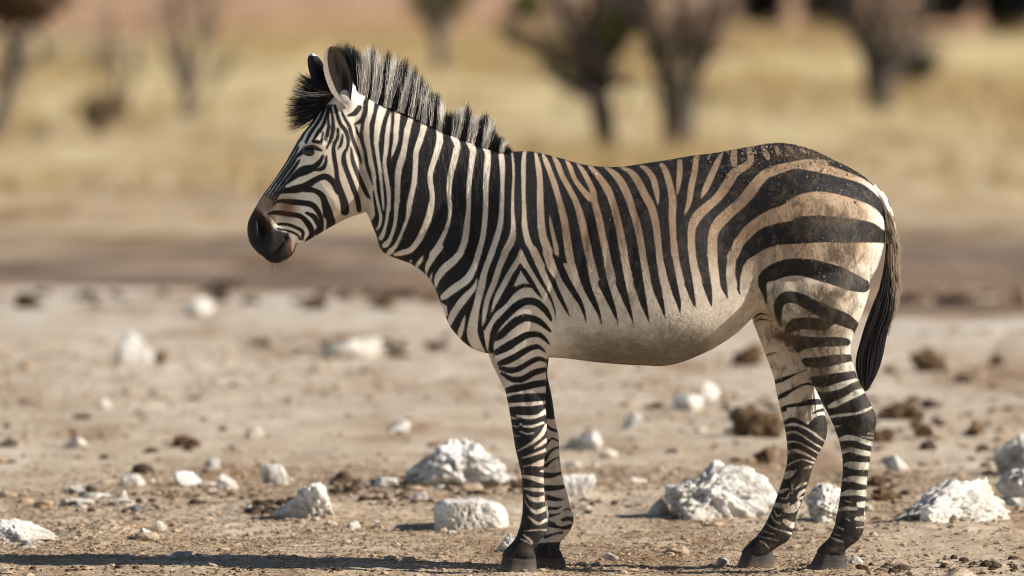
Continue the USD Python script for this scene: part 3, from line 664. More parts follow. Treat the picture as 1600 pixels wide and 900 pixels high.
dirt_shade = np.maximum(dirt_shade, 1.05 * blot(1318, 398, 36, 26)); dirt_shade = np.maximum(dirt_shade, 1.0 * blot(1296, 462, 30, 26)); dirt_shade = np.maximum(dirt_shade, 0.95 * blot(1262, 510, 50, 30)); dirt_shade = np.maximum(dirt_shade, 0.75 * blot(1300, 345, 66, 36)); dirt_shade = np.maximum(dirt_shade, 0.7 * blot(1290, 560, 50, 60))
dirt_shade = np.maximum(dirt_shade, 0.55 * blot(1235, 310, 50, 18)); dirt_shade = np.maximum(dirt_shade, 0.75 * blot(1260, 245, 70, 18)); dirt_shade = np.maximum(dirt_shade, np.where(body_owner == 5, 0.40, 0)); dirt_shade = np.maximum(dirt_shade, 0.95 * blot(1230, 530, 30, 20))
dirt_shade = np.maximum(dirt_shade, np.where((body_owner == 4) | (body_owner == 2), 0.28 * smoothstep(620, 720, by), 0)); dirt_shade = np.maximum(dirt_shade, np.where(body_owner == 3, 0.22 * smoothstep(650, 720, by) + 0.1, 0))
dirt_shade = np.maximum(dirt_shade, 0.35 * blot(570, 250, 30, 60)); dirt_shade = np.maximum(dirt_shade, 0.07 + 0.20 * smoothstep(840, 1000, bx))
dirt_shade = np.where(bx < 470, 0.05, dirt_shade)
sd = np.where(bx < 575, sd - 0.75 * (leg_part == False), sd)
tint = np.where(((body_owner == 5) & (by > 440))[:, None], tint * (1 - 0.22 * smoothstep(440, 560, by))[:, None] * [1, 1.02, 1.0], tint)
tint = tint * (1 - 0.44 * smoothstep(470, 550, by) * smoothstep(845, 900, bx) * smoothstep(1190, 1130, bx) * (~leg_part))[:, None]  # belly hair darkened towards the underside, shade painted in with the dirt
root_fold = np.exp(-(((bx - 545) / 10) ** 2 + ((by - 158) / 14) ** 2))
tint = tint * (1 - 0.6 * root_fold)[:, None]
crease = smoothstep(640, 700, bx) * smoothstep(800, 760, bx) * smoothstep(180, 240, by) * smoothstep(470, 400, by)

coat_mat = mat("zebra_coat", {
    "sd": ("attribute", {"attribute": "sd"}), "tint": ("attribute", {"attribute": "tint"}), "dirt_shade": ("attribute", {"attribute": "dirt_shade"}), "brown": ("attribute", {"attribute": "brown"}), "crease": ("attribute", {"attribute": "crease"}), "g": ("geometry", {}),
    "wn": ("noise_texture", {"scale": 420.0, "detail": 2.0}), "wo": ("map_range", {"from_min": 0.25, "from_max": 0.75, "to_min": -0.8, "to_max": 0.8}), "ad": ("math", {"math_type": "add"}), "edge": ("map_range", {"range_type": "smoothstep", "from_min": -1.0, "from_max": 1.0, "clamp": True}),
    "fn": ("noise_texture", {"scale": 300.0, "detail": 4.0, "roughness": 0.7}), "fr": ("rgb_ramp", {"ramp": [(0.28, (.5, .46, .42)), (0.42, (.88, .86, .84)), (0.55, (1.04, 1.04, 1.04)), (0.72, (1.25, 1.25, 1.25))]}),
    "ln": ("noise_texture", {"scale": 14.0, "detail": 5.0, "roughness": 0.6}), "lr": ("rgb_ramp", {"ramp": [(0.3, (.70, .64, .58)), (0.5, (1, 1, 1)), (0.75, (1.12, 1.12, 1.12))]}),
    "t1": ("mix_color", {"blend_type": "multiply", "fac": 0.7}), "t2": ("mix_color", {"blend_type": "multiply", "fac": 0.8}),
    "dk": ("mix_color", {"a": (.0105, .0098, .0105), "b": (.019, .016, .015)}), "base": ("mix_color", {}), "bm": ("math", {"math_type": "multiply", "value2": 0.82}), "bb": ("mix_color", {"a": (.07, .028, .011), "b": (.21, .095, .04)}), "base2": ("mix_color", {}),
    "dmap": ("mapping", {"scale": (30, 30, 20)}), "dn": ("noise_texture", {"scale": 1.0, "detail": 7.0, "roughness": 0.68, "distortion": 0.6}), "dm": ("map_range", {"from_min": 0.33, "from_max": 0.66, "to_min": -0.52, "to_max": 0.52}), "da": ("math", {"math_type": "add"}), "ds": ("map_range", {"range_type": "smoothstep", "from_min": 0.16, "from_max": 1.0, "to_max": 0.9, "clamp": True}),
    "dc1": ("mix_color", {"a": (.085, .066, .046), "b": (.18, .145, .105)}), "dc2": ("mix_color", {"a": (.030, .020, .012), "b": (.115, .078, .046)}), "dx2": ("map_range", {"from_min": 0.62, "from_max": 0.8, "to_min": 0.4, "to_max": 1.0, "clamp": True}), "dmx": ("math", {"math_type": "multiply"}), "dx": ("map_range", {"from_min": 0.62, "from_max": 0.8, "clamp": True}), "dc": ("mix_color", {}), "base3": ("mix_color", {}),
    "vo": ("voronoi_texture", {"scale": 85.0, "randomness": 1.0}), "vs": ("map_range", {"from_min": 0.16, "from_max": 0.10, "clamp": True}), "vn": ("noise_texture", {"scale": 9.0, "detail": 2.0}), "vt": ("map_range", {"from_min": 0.48, "from_max": 0.62, "clamp": True}), "gz": ("separate_xyz", {}), "up": ("map_range", {"from_min": 0.78, "from_max": 0.98, "clamp": True}), "bk": ("map_range", {"from_min": -0.05, "from_max": 0.25, "clamp": True}), "vm": ("math", {"math_type": "multiply"}), "vm2": ("math", {"math_type": "multiply"}), "vm3": ("math", {"math_type": "multiply"}), "base4": ("mix_color", {"b": (.34, .29, .23)}),
    "cm": ("mapping", {"scale": (95, 60, 7)}), "cn": ("noise_texture", {"scale": 1.0, "detail": 2.0}), "ch": ("math", {"math_type": "multiply"}), "fm": ("mapping", {"scale": (260, 260, 120)}), "fh": ("noise_texture", {"scale": 1.0, "detail": 3.0, "roughness": 0.7}), "b1": ("bump", {"strength": 0.5, "distance": 0.010}), "b2": ("bump", {"strength": 0.4, "distance": 0.003}),
    "p": ("principled_bsdf", {"roughness": 0.62, "specular_ior_level": 0.2})},
    [("g.position", "wn.vector"), ("wn.fac", "wo.value"), ("sd.fac", "ad.value1"), ("wo.result", "ad.value2"), ("ad.value", "edge.value"), ("g.position", "fn.vector"), ("fn.fac", "fr.fac"), ("g.position", "ln.vector"), ("ln.fac", "lr.fac"), ("tint.color", "t1.a"), ("fr.color", "t1.b"), ("t1.result", "t2.a"), ("lr.color", "t2.b"),
     ("ln.fac", "dk.fac"), ("edge.result", "base.fac"), ("dk.result", "base.a"), ("t2.result", "base.b"), ("edge.result", "bb.fac"), ("brown.fac", "bm.value1"), ("bm.value", "base2.fac"), ("base.result", "base2.a"), ("bb.result", "base2.b"),
     ("g.position", "dmap.vector"), ("dmap.vector", "dn.vector"), ("dn.fac", "dm.value"), ("dm.result", "dmx.value1"), ("dx2.result", "dmx.value2"), ("gz.x", "dx2.value"), ("dmx.value", "da.value1"), ("dirt_shade.fac", "da.value2"), ("da.value", "ds.value"), ("fn.fac", "dc1.fac"), ("fn.fac", "dc2.fac"), ("gz.x", "dx.value"), ("dx.result", "dc.fac"), ("dc1.result", "dc.a"), ("dc2.result", "dc.b"), ("ds.result", "base3.fac"), ("base2.result", "base3.a"), ("dc.result", "base3.b"),
     ("g.position", "vo.vector"), ("vo.distance", "vs.value"), ("g.position", "vn.vector"), ("vn.fac", "vt.value"), ("g.position", "gz.vector"), ("gz.z", "up.value"), ("gz.x", "bk.value"), ("vs.result", "vm.value1"), ("vt.result", "vm.value2"), ("vm.value", "vm2.value1"), ("up.result", "vm2.value2"), ("vm2.value", "vm3.value1"), ("bk.result", "vm3.value2"), ("vm3.value", "base4.fac"), ("base3.result", "base4.a"), ("base4.result", "p.base_color"),
     ("g.position", "cm.vector"), ("cm.vector", "cn.vector"), ("cn.fac", "ch.value1"), ("crease.fac", "ch.value2"), ("ch.value", "b1.height"), ("g.position", "fm.vector"), ("fm.vector", "fh.vector"), ("fh.fac", "b2.height"), ("b1.normal", "b2.normal"), ("b2.normal", "p.normal")])
zebra = thing("zebra", (0, 0, 0))
tag(zebra, "striped black and white zebra standing side on, head to the left, dusty back", "zebra")
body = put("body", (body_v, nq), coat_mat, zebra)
for name, values in (("sd", sd), ("tint", tint), ("dirt_shade", dirt_shade), ("brown", brown), ("crease", crease)):
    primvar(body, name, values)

# hooves
hoof_mat = mat("hoof", {"g": ("geometry", {}), "sz": ("separate_xyz", {}), "dz": ("map_range", {"from_min": 0.03, "from_max": 0.0, "to_min": 0.05, "to_max": 0.5, "clamp": True}), "dn": ("noise_texture", {"scale": 55.0, "detail": 4.0}), "dmul": ("math", {"math_type": "multiply"}), "dust": ("mix_color", {"b": (.30, .225, .15)}), "m": ("mapping", {"scale": (30, 30, 260)}), "n": ("noise_texture", {"scale": 1.0, "detail": 4.0}), "r": ("rgb_ramp", {"ramp": [(0.3, (.02, .018, .017)), (0.6, (.04, .036, .033)), (0.8, (.085, .072, .06))]}), "b": ("bump", {"strength": 0.2, "distance": 0.003}), "p": ("principled_bsdf", {"roughness": 0.7, "specular_ior_level": 0.2})},
    [("g.position", "m.vector"), ("m.vector", "n.vector"), ("n.fac", "r.fac"), ("g.position", "sz.vector"), ("sz.z", "dz.value"), ("g.position", "dn.vector"), ("dz.result", "dmul.value1"), ("dn.fac", "dmul.value2"), ("dmul.value", "dust.fac"), ("r.color", "dust.a"), ("dust.result", "p.base_color"), ("n.fac", "b.height"), ("b.normal", "p.normal")])
for yc, text in ((Y_NEAR_FORE, "789,860,834,864,.030 786.5,865,836.5,867,.038 783,879,838,880,.042 779.5,893,838.5,890,.045 780,896,838,894,.044"), (Y_FAR_FORE, "834,862,876,864,.030 831.5,866,878.5,868,.038 828,877,883.5,877,.042 825,889,884,889,.045 826,892,883,892,.044"),
                 (Y_NEAR_HIND, "1281,855,1318,859,.030 1278,860,1321,864,.038 1271,873,1322,874,.041 1263,888,1324,889,.044 1264,892,1323,892,.043"), (Y_FAR_HIND, "1164,856,1203,859,.030 1161,860,1207,863,.038 1156,873,1210,874,.041 1150,887,1210,888,.044 1151,891,1209,891,.043")):
    r = curve(rows(text), 4)
    a, b = at(r[:, 0], r[:, 1], yc), at(r[:, 2], r[:, 3], yc)
    th = np.arange(28) * 2 * np.pi / 28
    rings = (a + b)[:, None] / 2 + (a - b)[:, None] / 2 * (np.sign(np.cos(th)) * np.abs(np.cos(th)) ** 0.85)[None, :, None]
    rings[..., 1] += r[:, 4][:, None] * np.sin(th)[None] * (1 - 0.12 * (np.cos(th) < 0))
    n = len(r)
    i, j = np.meshgrid(np.arange(n - 1), np.arange(28), indexing="ij")
    q = np.stack([i * 28 + j, (i + 1) * 28 + j, (i + 1) * 28 + (j + 1) % 28, i * 28 + (j + 1) % 28], -1).reshape(-1, 4)
    v = np.vstack([rings.reshape(-1, 3), rings[0].mean(0), rings[-1].mean(0)])
    j = np.arange(28)
    f = np.vstack([q[:, [0, 1, 2]], q[:, [0, 2, 3]], np.stack([np.full(28, len(v) - 2), j, (j + 1) % 28], 1), np.stack([np.full(28, len(v) - 1), (n - 1) * 28 + (j + 1) % 28, (n - 1) * 28 + j], 1)])
    put("hoof", (v, f), hoof_mat, zebra, smooth=40)

# eyes with lids
eye_mat = mat("eye", {"p": ("principled_bsdf", {"base_color": (.006, .004, .003), "roughness": 0.06, "specular_ior_level": 0.6})})
lid_mat = mat("eyelid_pale", {"g": ("geometry", {}), "n": ("noise_texture", {"scale": 200.0}), "r": ("rgb_ramp", {"ramp": [(0.3, (.42, .34, .26)), (0.7, (.60, .50, .39))]}), "p": ("principled_bsdf", {"roughness": 0.7})}, [("g.position", "n.vector"), ("n.fac", "r.fac"), ("r.color", "p.base_color")])
rim_mat = mat("eyelid_dark", {"p": ("principled_bsdf", {"base_color": (.022, .014, .010), "roughness": 0.45})})
eye_y = skin_y(487, 237)
for flip in (1, -1):
    c = at(487.5, 237.5, eye_y + 0.006)
    e = trimesh.creation.icosphere(4, 1.0)
    ev = np.array(e.vertices) * [0.030, 0.014, 0.0205]
    rot = trimesh.transformations.rotation_matrix(math.radians(12), [0, 1, 0])[:3, :3]
    ev = ev @ rot.T + c
    ep = put("eye", (ev * [1, flip, 1], np.array(e.faces)[:, ::flip]), eye_mat, zebra)
    for nm, m, pts, rad in (("eyelid", lid_mat, "470,240 472,232 477,227.5 484,225.5 492,226 498,228.5 503,233", 0.0042), ("lash", rim_mat, "472,237 476,232 483,229.5 491,230 498,232 503,236", 0.0028)):
        pt = curve(np.array([[float(x) for x in q.split(",")] for q in pts.split()]), 4)
        w = np.array([at(x, y, skin_y(x, y) + (0.0005 if nm == "eyelid" else -0.007)) for x, y in pt])
        w[:, 1] = np.convolve(np.pad(w[:, 1], 4, "edge"), np.ones(9) / 9, "valid")
        rr = rad * (0.35 + 0.65 * np.sin(np.linspace(0, np.pi, len(w))))
        tv, tf = tube(w, rr, 8)
        put(nm, (tv * [1, flip, 1], tf[:, ::flip]), m, ep)


# ears: cupped leaves
ear_mat = mat("ear", {"c": ("attribute", {"attribute": "tint"}), "g": ("geometry", {}), "n": ("noise_texture", {"scale": 170.0, "detail": 4.0}), "r": ("rgb_ramp", {"ramp": [(0.3, (.7, .7, .7)), (0.7, (1.15, 1.15, 1.15))]}), "m": ("mix_color", {"blend_type": "multiply", "fac": 0.9}), "b": ("bump", {"strength": 0.4, "distance": 0.004}), "p": ("principled_bsdf", {"roughness": 0.85, "specular_ior_level": 0.2})},
    [("c.color", "m.a"), ("g.position", "n.vector"), ("n.fac", "r.fac"), ("r.color", "m.b"), ("m.result", "p.base_color"), ("n.fac", "b.height"), ("b.normal", "p.normal")])


def ear(text, y0, depth, thick, colour, lean):
    r = curve(rows(text), 6)
    n, m = len(r), 25
    v = np.linspace(-1, 1, m)
    u = np.linspace(0, 1, n)
    px = (r[:, 0] + r[:, 2])[:, None] / 2 + (r[:, 2] - r[:, 0])[:, None] / 2 * v[None]
    py = (r[:, 1] + r[:, 3])[:, None] / 2 + (r[:, 3] - r[:, 1])[:, None] / 2 * v[None]
    d = y0 + depth * (1 - np.abs(v[None]) ** 2.2) * np.sin(np.clip(u * 1.05 + 0.12, 0, 1) * np.pi)[:, None] ** 0.7 + lean * v[None] + 0.0 * px
    front = at(px, py, d)
    back = at(px, py, d + thick * np.sqrt(np.clip(1 - v[None] ** 2, 0, 1)) * np.sqrt(np.clip(1 - (2 * u[:, None] - 1) ** 6, 0, 1)) + 0.0006)
    i, j = np.meshgrid(np.arange(n - 1), np.arange(m - 1), indexing="ij")
    q = np.stack([i * m + j, i * m + j + 1, (i + 1) * m + j + 1, (i + 1) * m + j], -1).reshape(-1, 4)
    edge = np.r_[np.arange(m), np.arange(1, n) * m + m - 1, (n - 1) * m + np.arange(m - 2, -1, -1), np.arange(n - 2, 0, -1) * m]
    side_q = np.stack([edge, np.roll(edge, -1), np.roll(edge, -1) + n * m, edge + n * m], 1)
    verts = np.vstack([front.reshape(-1, 3), back.reshape(-1, 3)])
    U, V = np.broadcast_to(u[:, None], (n, m)), np.broadcast_to(v[None], (n, m))
    prim = put("ear", (verts, np.vstack([q, q[:, ::-1] + n * m, side_q[:, ::-1]])), ear_mat, zebra)
    primvar(prim, "tint", np.vstack([colour(U, V, 0).reshape(-1, 3), colour(U, V, 1).reshape(-1, 3)]))
    return prim


def near_ear_colour(u, v, back):
    if back:
        return np.where((u < 0.12)[..., None] | (u > 0.75)[..., None], [.6, .56, .5], [.02, .018, .018])
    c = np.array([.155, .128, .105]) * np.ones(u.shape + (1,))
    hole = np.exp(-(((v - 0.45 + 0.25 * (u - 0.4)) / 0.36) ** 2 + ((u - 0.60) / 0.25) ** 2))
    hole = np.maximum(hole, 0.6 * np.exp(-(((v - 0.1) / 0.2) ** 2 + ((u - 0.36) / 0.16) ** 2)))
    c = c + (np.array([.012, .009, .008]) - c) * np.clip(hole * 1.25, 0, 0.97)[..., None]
    rim = smoothstep(0.84, 0.95, v) * smoothstep(0.12, 0.2, u)
    c = c + (np.array([.03, .024, .02]) - c) * rim[..., None]
    tip = smoothstep(0.16, 0.04, u) * smoothstep(0.6, 0.2, np.abs(v))
    c = c + (np.array([.5, .46, .41]) - c) * tip[..., None]
    low = smoothstep(0.86, 0.97, u)
    return c + (np.array([.24, .20, .16]) - c) * low[..., None]


ear("520,71.5,521,71.5 513,75,528,75 508,82,534.5,82 505.3,94,541,94 505.6,108,546,106 508,120,549.5,117 512,132,551,129 517,143,550,142 523,151,549,151 530,158,548,157 537,164,546,163 541,168,543,168", -0.068, 0.034, 0.006, near_ear_colour, 0.006)
ear("488,83,489,83 483,86,495,87 480.5,93,501,93 481,102,505,100 483,112,509,110 487,124,514,120 494,136,518,132 503,146,522,143 510,152,522,150", 0.052, -0.022, 0.006, lambda u, v, back: np.where((u < 0.13)[..., None], [.62, .60, .58], [.016, .014, .016]), 0.0)

# hair
def hair_mat(name, stops):
    return mat(name, {"i": ("hair_info", {}), "r": ("rgb_ramp", {"ramp": stops}), "g": ("object_info", {}), "p": ("principled_bsdf", {"roughness": 0.5, "specular_ior_level": 0.35})}, [("i.intercept", "r.fac"), ("r.color", "p.base_color")])


BLACK, DUSKY = (.010, .009, .010), (.035, .026, .02)
hair_black = hair_mat("hair_black", [(0, BLACK), (0.7, BLACK), (1, (.03, .02, .014))])
hair_white = hair_mat("hair_white", [(0, (.80, .75, .68)), (0.55, (.88, .85, .81)), (0.70, (.34, .29, .25)), (0.82, BLACK), (1, BLACK)])
hair_tan = hair_mat("hair_tan", [(0, (.24, .175, .115)), (0.5, (.38, .29, .195)), (1, (.48, .38, .27))])
hair_pale = hair_mat("hair_pale", [(0, (.16, .14, .12)), (1, (.3, .28, .26))])


def strands(root, tip, root_y, tip_y, sag, k=6):
    """Strands from root to tip (side-view units); sag bends each sideways in the picture plane."""
    u = np.linspace(0, 1, k)[None, :]
    d = tip - root
    nrm = np.stack([-d[:, 1], d[:, 0]], 1)
    p = root[:, None] + d[:, None] * u[..., None] + nrm[:, None] * (sag[:, None] * (4 * u * (1 - u)) * 0.25)[..., None]
    y = root_y[:, None] + (tip_y - root_y)[:, None] * u**1.3
    return at(p[..., 0], p[..., 1], y)


MANE = rows("536,126,524,70 543,128,536,68 552,130,548,66 562,142,562,70 570,150,578,64 580,157,588,72 592,161,602,78 604,164,615,78 622,170,634,94 640,178,651,104 656,186,664,118 668,192,673,132 680,198,684,144 688,202,690,148 692,205,696,170 700,209,706,176 708,212,718,166 718,216,730,154 728,219,736,170 738,222,746,178 748,226,758,172 758,230,767,178 770,234,777,206 782,237,788,214 790,239,792,226 797,239,796,234")
WHITE_AT = rows("560,574 578,591 599,611 621,632 637,646 650.5,655 658,667 671,675 681.5,691.5 705,718.5 728,741 752,762 778,786")
n = 12000
kk = np.cumsum(np.r_[0, np.hypot(*np.diff(MANE[:, :2], axis=0).T)])
pick = np.sort(rng.uniform(0, kk[-1], n))
base = np.stack([np.interp(pick, kk, MANE[:, c]) for c in range(4)], 1)
clump = 6.0 * (noise(np.stack([pick * 0.16, pick * 0, pick * 0], 1), 3) - 0.5)
length = (0.86 + 0.18 * noise(np.stack([pick * 0.35, pick * 0 + 3, pick * 0], 1), 5)) * rng.uniform(0.72, 1.04, n)
root = base[:, :2] + rng.normal(0, 0.5, (n, 2)) + [0, 3.0]
tip = root + (base[:, 2:] - base[:, :2]) * length[:, None] + np.stack([clump + rng.normal(0, 3.0, n), rng.normal(0, 2.5, n)], 1)
ry = rng.normal(0, 0.013, n).clip(-0.028, 0.028)
white = np.zeros(n, bool)
for a, b in WHITE_AT:
    white |= (root[:, 0] > a - 0.2) & (root[:, 0] < b + 0.2)
white &= rng.uniform(size=n) < 0.94
centres = np.sort(rng.uniform(520, 800, 75))
mine = np.clip(np.searchsorted(centres, root[:, 0] + rng.normal(0, 2.5, n)), 0, 74)
pull = rng.uniform(0.0, 0.4, 75)[mine] * (rng.uniform(size=n) < 0.8)
tip += pull[:, None] * np.stack([centres[mine] - root[:, 0], rng.normal(0, 5.0, 75)[mine]], 1)
tip[white] = root[white] + (tip[white] - root[white]) * rng.uniform(0.66, 1.0, (white.sum(), 1))
ps = strands(root, tip, ry, ry * 1.5 + rng.normal(0, 0.010, n), rng.normal(0.06, 0.10, n), 7)
w = np.array([0.0014, 0.0014, 0.0013, 0.0011, 0.0009, 0.0005, 0.0002])
mane = curves("mane", ps[~white], w, hair_black, zebra)
wm = curves("mane", ps[white], w, hair_white, zebra)
tag(wm, "white tufts of the mane with dark tips")
# forelock
n = 2300
a = rng.uniform(0, 1, n)
root = np.stack([508 + 18 * a, 163 - 24 * a], 1) + rng.normal(0, 1.5, (n, 2))
fan = np.clip(a + rng.normal(0, 0.12, n), 0, 1)
tip = np.stack([np.interp(fan, [0, .25, .5, .75, 1], [455, 452, 455, 460, 472]), np.interp(fan, [0, .25, .5, .75, 1], [200, 180, 160, 140, 116])], 1)
tip = root + (tip - root) * (1.1 - 0.75 * rng.uniform(0, 1, n) ** 1.5)[:, None] + rng.normal(0, 3.0, (n, 2)) + np.stack([np.zeros(n), 5 * (noise(np.stack([fan * 14, fan * 0, fan * 0], 1), 9) - 0.5)], 1)
ry = rng.normal(-0.005, 0.020, n).clip(-0.036, 0.036)
light = (np.abs(fan - 0.72) < 0.07) & (rng.uniform(size=n) < 0.5)
ps = strands(root, tip, ry, ry * 1.3 + rng.normal(0, 0.012, n), -0.30 + rng.normal(0, 0.10, n), 7)
fl = curves("forelock", ps[~light], w, hair_black, zebra)
curves("forelock", ps[light], w, hair_white, zebra)
# tail: dock, pale fringe, black tuft
TAIL = rows("1360,292,1368,288,.014 1373,314,1384,306,.018 1381,335,1394.5,331,.02 1383.5,360,1400,356,.02 1384,385,1403,384,.019 1381,415,1402,416,.018 1375,445,1397,450,.017 1367,475,1386,482,.014 1357,505,1374,512,.010 1350,530,1362,536,.006")
r = curve(TAIL, 6)
a, b = at(r[:, 0], r[:, 1], -0.012), at(r[:, 2], r[:, 3], -0.012)
th = np.arange(16) * 2 * np.pi / 16
rings = (a + b)[:, None] / 2 + (b - a)[:, None] / 2 * np.cos(th)[None, :, None]
rings[..., 1] += r[:, 4][:, None] * np.sin(th)[None]
i, j = np.meshgrid(np.arange(len(r) - 1), np.arange(16), indexing="ij")
q = np.stack([i * 16 + j, i * 16 + (j + 1) % 16, (i + 1) * 16 + (j + 1) % 16, (i + 1) * 16 + j], -1).reshape(-1, 4)
tail = put("tail", (rings.reshape(-1, 3), q), coat_mat, zebra)
tq = seen(rings.reshape(-1, 3))
low = smoothstep(360, 400, tq[:, 1])
flank_side = np.tile(np.cos(th), len(r))
tsd = np.where(flank_side < -0.3, 14 - 26 * low, 14.0) - 30 * ((np.abs(flank_side - 0.95) < 0.2) & (np.sin(tq[:, 1] / 24 * 2 * np.pi) > 0.3) & (tq[:, 1] < 370))
for name, values in (("sd", np.where(tq[:, 1] > 440, -10, tsd)), ("tint", pale + (np.array([.5, .37, .24]) - pale) * low[:, None]), ("dirt_shade", 0.1 + 0.3 * low), ("brown", 0 * low), ("crease", 0 * low)):
    primvar(tail, name, values)
OUT = rows("1390,322 1398,346 1402,368 1405,384 1407,420 1406,456 1401,482 1390,505 1383,530 1380,550 1372,578 1358,606")
INN = rows("1379,330 1382,350 1383,368 1383,386 1380,426 1373,456 1360,486 1350,514 1341,546 1336,568 1340,590 1350,612")
CEN = rows("1385,326 1390,348 1393,368 1394,384 1393,420 1388,452 1379,482 1369,508 1361,536 1357,558 1355,582 1353,608")


def along(line, t):
    s = np.linspace(0, 1, len(line))
    return np.stack([np.interp(t, s, line[:, 0]), np.interp(t, s, line[:, 1])], -1)


n = 5200
t0 = rng.uniform(0.34, 0.78, n)
t1 = np.clip(t0 + rng.uniform(0.28, 0.62, n), 0, 1.02)
side_u = rng.uniform(-1, 1, n)
k = 8
tt = t0[:, None] + (t1 - t0)[:, None] * np.linspace(0, 1, k)[None]
inner, outer = along(INN, tt), along(OUT, tt)
spread = (0.5 + 0.5 * side_u * np.sqrt(rng.uniform(0, 1, n)))[:, None]
black_part = 0.62 + 0.40 * smoothstep(0.35, 0.62, tt)
p2 = inner + (outer - inner) * (spread * black_part)[..., None] + rng.normal(0, 0.5, (n, 1, 2))
yy = -0.012 + (rng.normal(0, 0.014, n))[:, None] * (0.5 + 0.8 * smoothstep(0.2, 0.6, tt))
curves("tail_tuft", at(p2[..., 0], p2[..., 1], yy), np.array([.0018, .0018, .0018, .0017, .0016, .0013, .0009, .0004]), hair_black, zebra)
n = 5200
t0 = rng.uniform(0.0, 0.6, n)
t1 = t0 + rng.uniform(0.05, 0.13, n)
tt = t0[:, None] + (t1 - t0)[:, None] * np.linspace(0, 1, 4)[None]
inner, outer = along(INN, tt), along(OUT, tt)
spread = ((0.95 - 0.5 * rng.uniform(0, 1, n) * smoothstep(0.62, 0.3, t0) - 0.3 * rng.uniform(0, 1, n))[:, None] + np.linspace(0, 0.16, 4)[None] * rng.uniform(0, 1.6, n)[:, None])
p2 = inner + (outer - inner) * spread[..., None]
yy = -0.014 + rng.normal(0, 0.012, n)[:, None] + 0 * tt
fr = curves("tail_fringe", at(p2[..., 0], p2[..., 1], yy), np.array([.0016, .0015, .0011, .0005]), hair_tan, zebra)
# short hair over the whole body, lying back and down
fur_mat = mat("short_hair", {"c": ("attribute", {"attribute": "tint"}), "p": ("principled_bsdf", {"roughness": 0.5, "specular_ior_level": 0.15})}, [("c.color", "p.base_color")])
fa, fb, fc = body_v[nq[:, 0]], body_v[nq[:, 1]], body_v[nq[:, 2]]
area = np.linalg.norm(np.cross(fb - fa, fc - fa), axis=1)
n = 210000
pickf = rng.choice(len(nq), n, p=area / area.sum())
uu = rng.uniform(size=(n, 2))
q4 = nq[pickf]
wgt = np.stack([(1 - uu[:, 0]) * (1 - uu[:, 1]), uu[:, 0] * (1 - uu[:, 1]), uu[:, 0] * uu[:, 1], (1 - uu[:, 0]) * uu[:, 1]], 1)
mixed = lambda field_: np.einsum("nk,nk...->n...", wgt, field_[q4])
normals = usdkit.meshkit.arrays((body_v, nq), True)[2]
hp, hn, hs, ht, hd, hb, ho = mixed(body_v), mixed(normals), mixed(sd), mixed(tint), mixed(dirt_shade), mixed(brown), body_owner[q4[:, 0]]
hq = seen(hp)
flow = np.stack([np.full(n, 0.55), np.zeros(n), np.full(n, -0.8)], 1)
flow[ho >= 2] = [0.1, 0, -1.0]
flow[ho == 1] = [0.45, 0, 0.5]
swirl = 0.8 * (noise(hp * 9.0, 12) - 0.5)[:, None]
flow = flow + swirl * np.stack([-flow[:, 2], np.zeros(n), flow[:, 0]], 1) + rng.normal(0, 0.16, (n, 3))
flow -= np.sum(flow * hn, 1, keepdims=True) * hn
flow /= np.linalg.norm(flow, axis=1, keepdims=True) + 1e-9
hl = rng.uniform(0.004, 0.008, n) * np.where(ho == 1, 0.6, 1.0) * np.where(ho >= 2, 0.8, 1.0)
hair_pts = np.stack([hp - hn * 0.0005, hp + flow * hl[:, None] * 0.5 + hn * hl[:, None] * 0.12, hp + flow * hl[:, None] + hn * hl[:, None] * 0.14], 1)
is_pale = hs + rng.normal(0, 0.9, n) > 0
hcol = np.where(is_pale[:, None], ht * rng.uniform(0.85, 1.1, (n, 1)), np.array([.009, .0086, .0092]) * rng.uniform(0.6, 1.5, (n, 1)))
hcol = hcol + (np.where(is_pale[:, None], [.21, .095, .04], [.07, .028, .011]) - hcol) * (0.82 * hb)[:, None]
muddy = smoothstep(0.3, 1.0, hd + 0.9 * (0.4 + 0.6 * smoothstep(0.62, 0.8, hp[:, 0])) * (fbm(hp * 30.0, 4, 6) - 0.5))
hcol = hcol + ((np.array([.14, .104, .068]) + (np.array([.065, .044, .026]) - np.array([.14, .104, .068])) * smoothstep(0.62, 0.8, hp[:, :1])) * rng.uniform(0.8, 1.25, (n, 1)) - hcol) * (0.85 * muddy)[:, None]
fur = curves("short_hair", hair_pts, np.array([.0005, .00045, .00015]), fur_mat, zebra)
tag(fur, kind="stuff")
primvar(fur, "tint", np.repeat(hcol, 3, 0))
# whiskers under the chin and crumbs of dried mud along the back
n = 70
root = np.stack([rng.uniform(420, 446, n), np.zeros(n)], 1)
root[:, 1] = np.interp(root[:, 0], [418, 430, 446], [407, 410, 404])
tip = root + np.stack([rng.normal(3, 6, n), rng.uniform(8, 26, n)], 1)
ry = rng.uniform(-0.03, 0.03, n)
curves("whisker", strands(root, tip, ry, ry * 1.4, rng.normal(0, 0.2, n), 5), np.array([.0004, .0003, .0003, .0002, .0001]), hair_pale, zebra)
crumb_mat = mat("dry_mud", {"g": ("geometry", {}), "n": ("noise_texture", {"scale": 60.0}), "r": ("rgb_ramp", {"ramp": [(0.35, (.08, .055, .036)), (0.65, (.30, .23, .155))]}), "p": ("principled_bsdf", {"roughness": 0.95})}, [("g.position", "n.vector"), ("n.fac", "r.fac"), ("r.color", "p.base_color")])
ico = trimesh.creation.icosphere(1, 1.0)
iv, jf = np.array(ico.vertices), np.array(ico.faces)
normals = usdkit.meshkit.arrays((body_v, nq), True)[2]
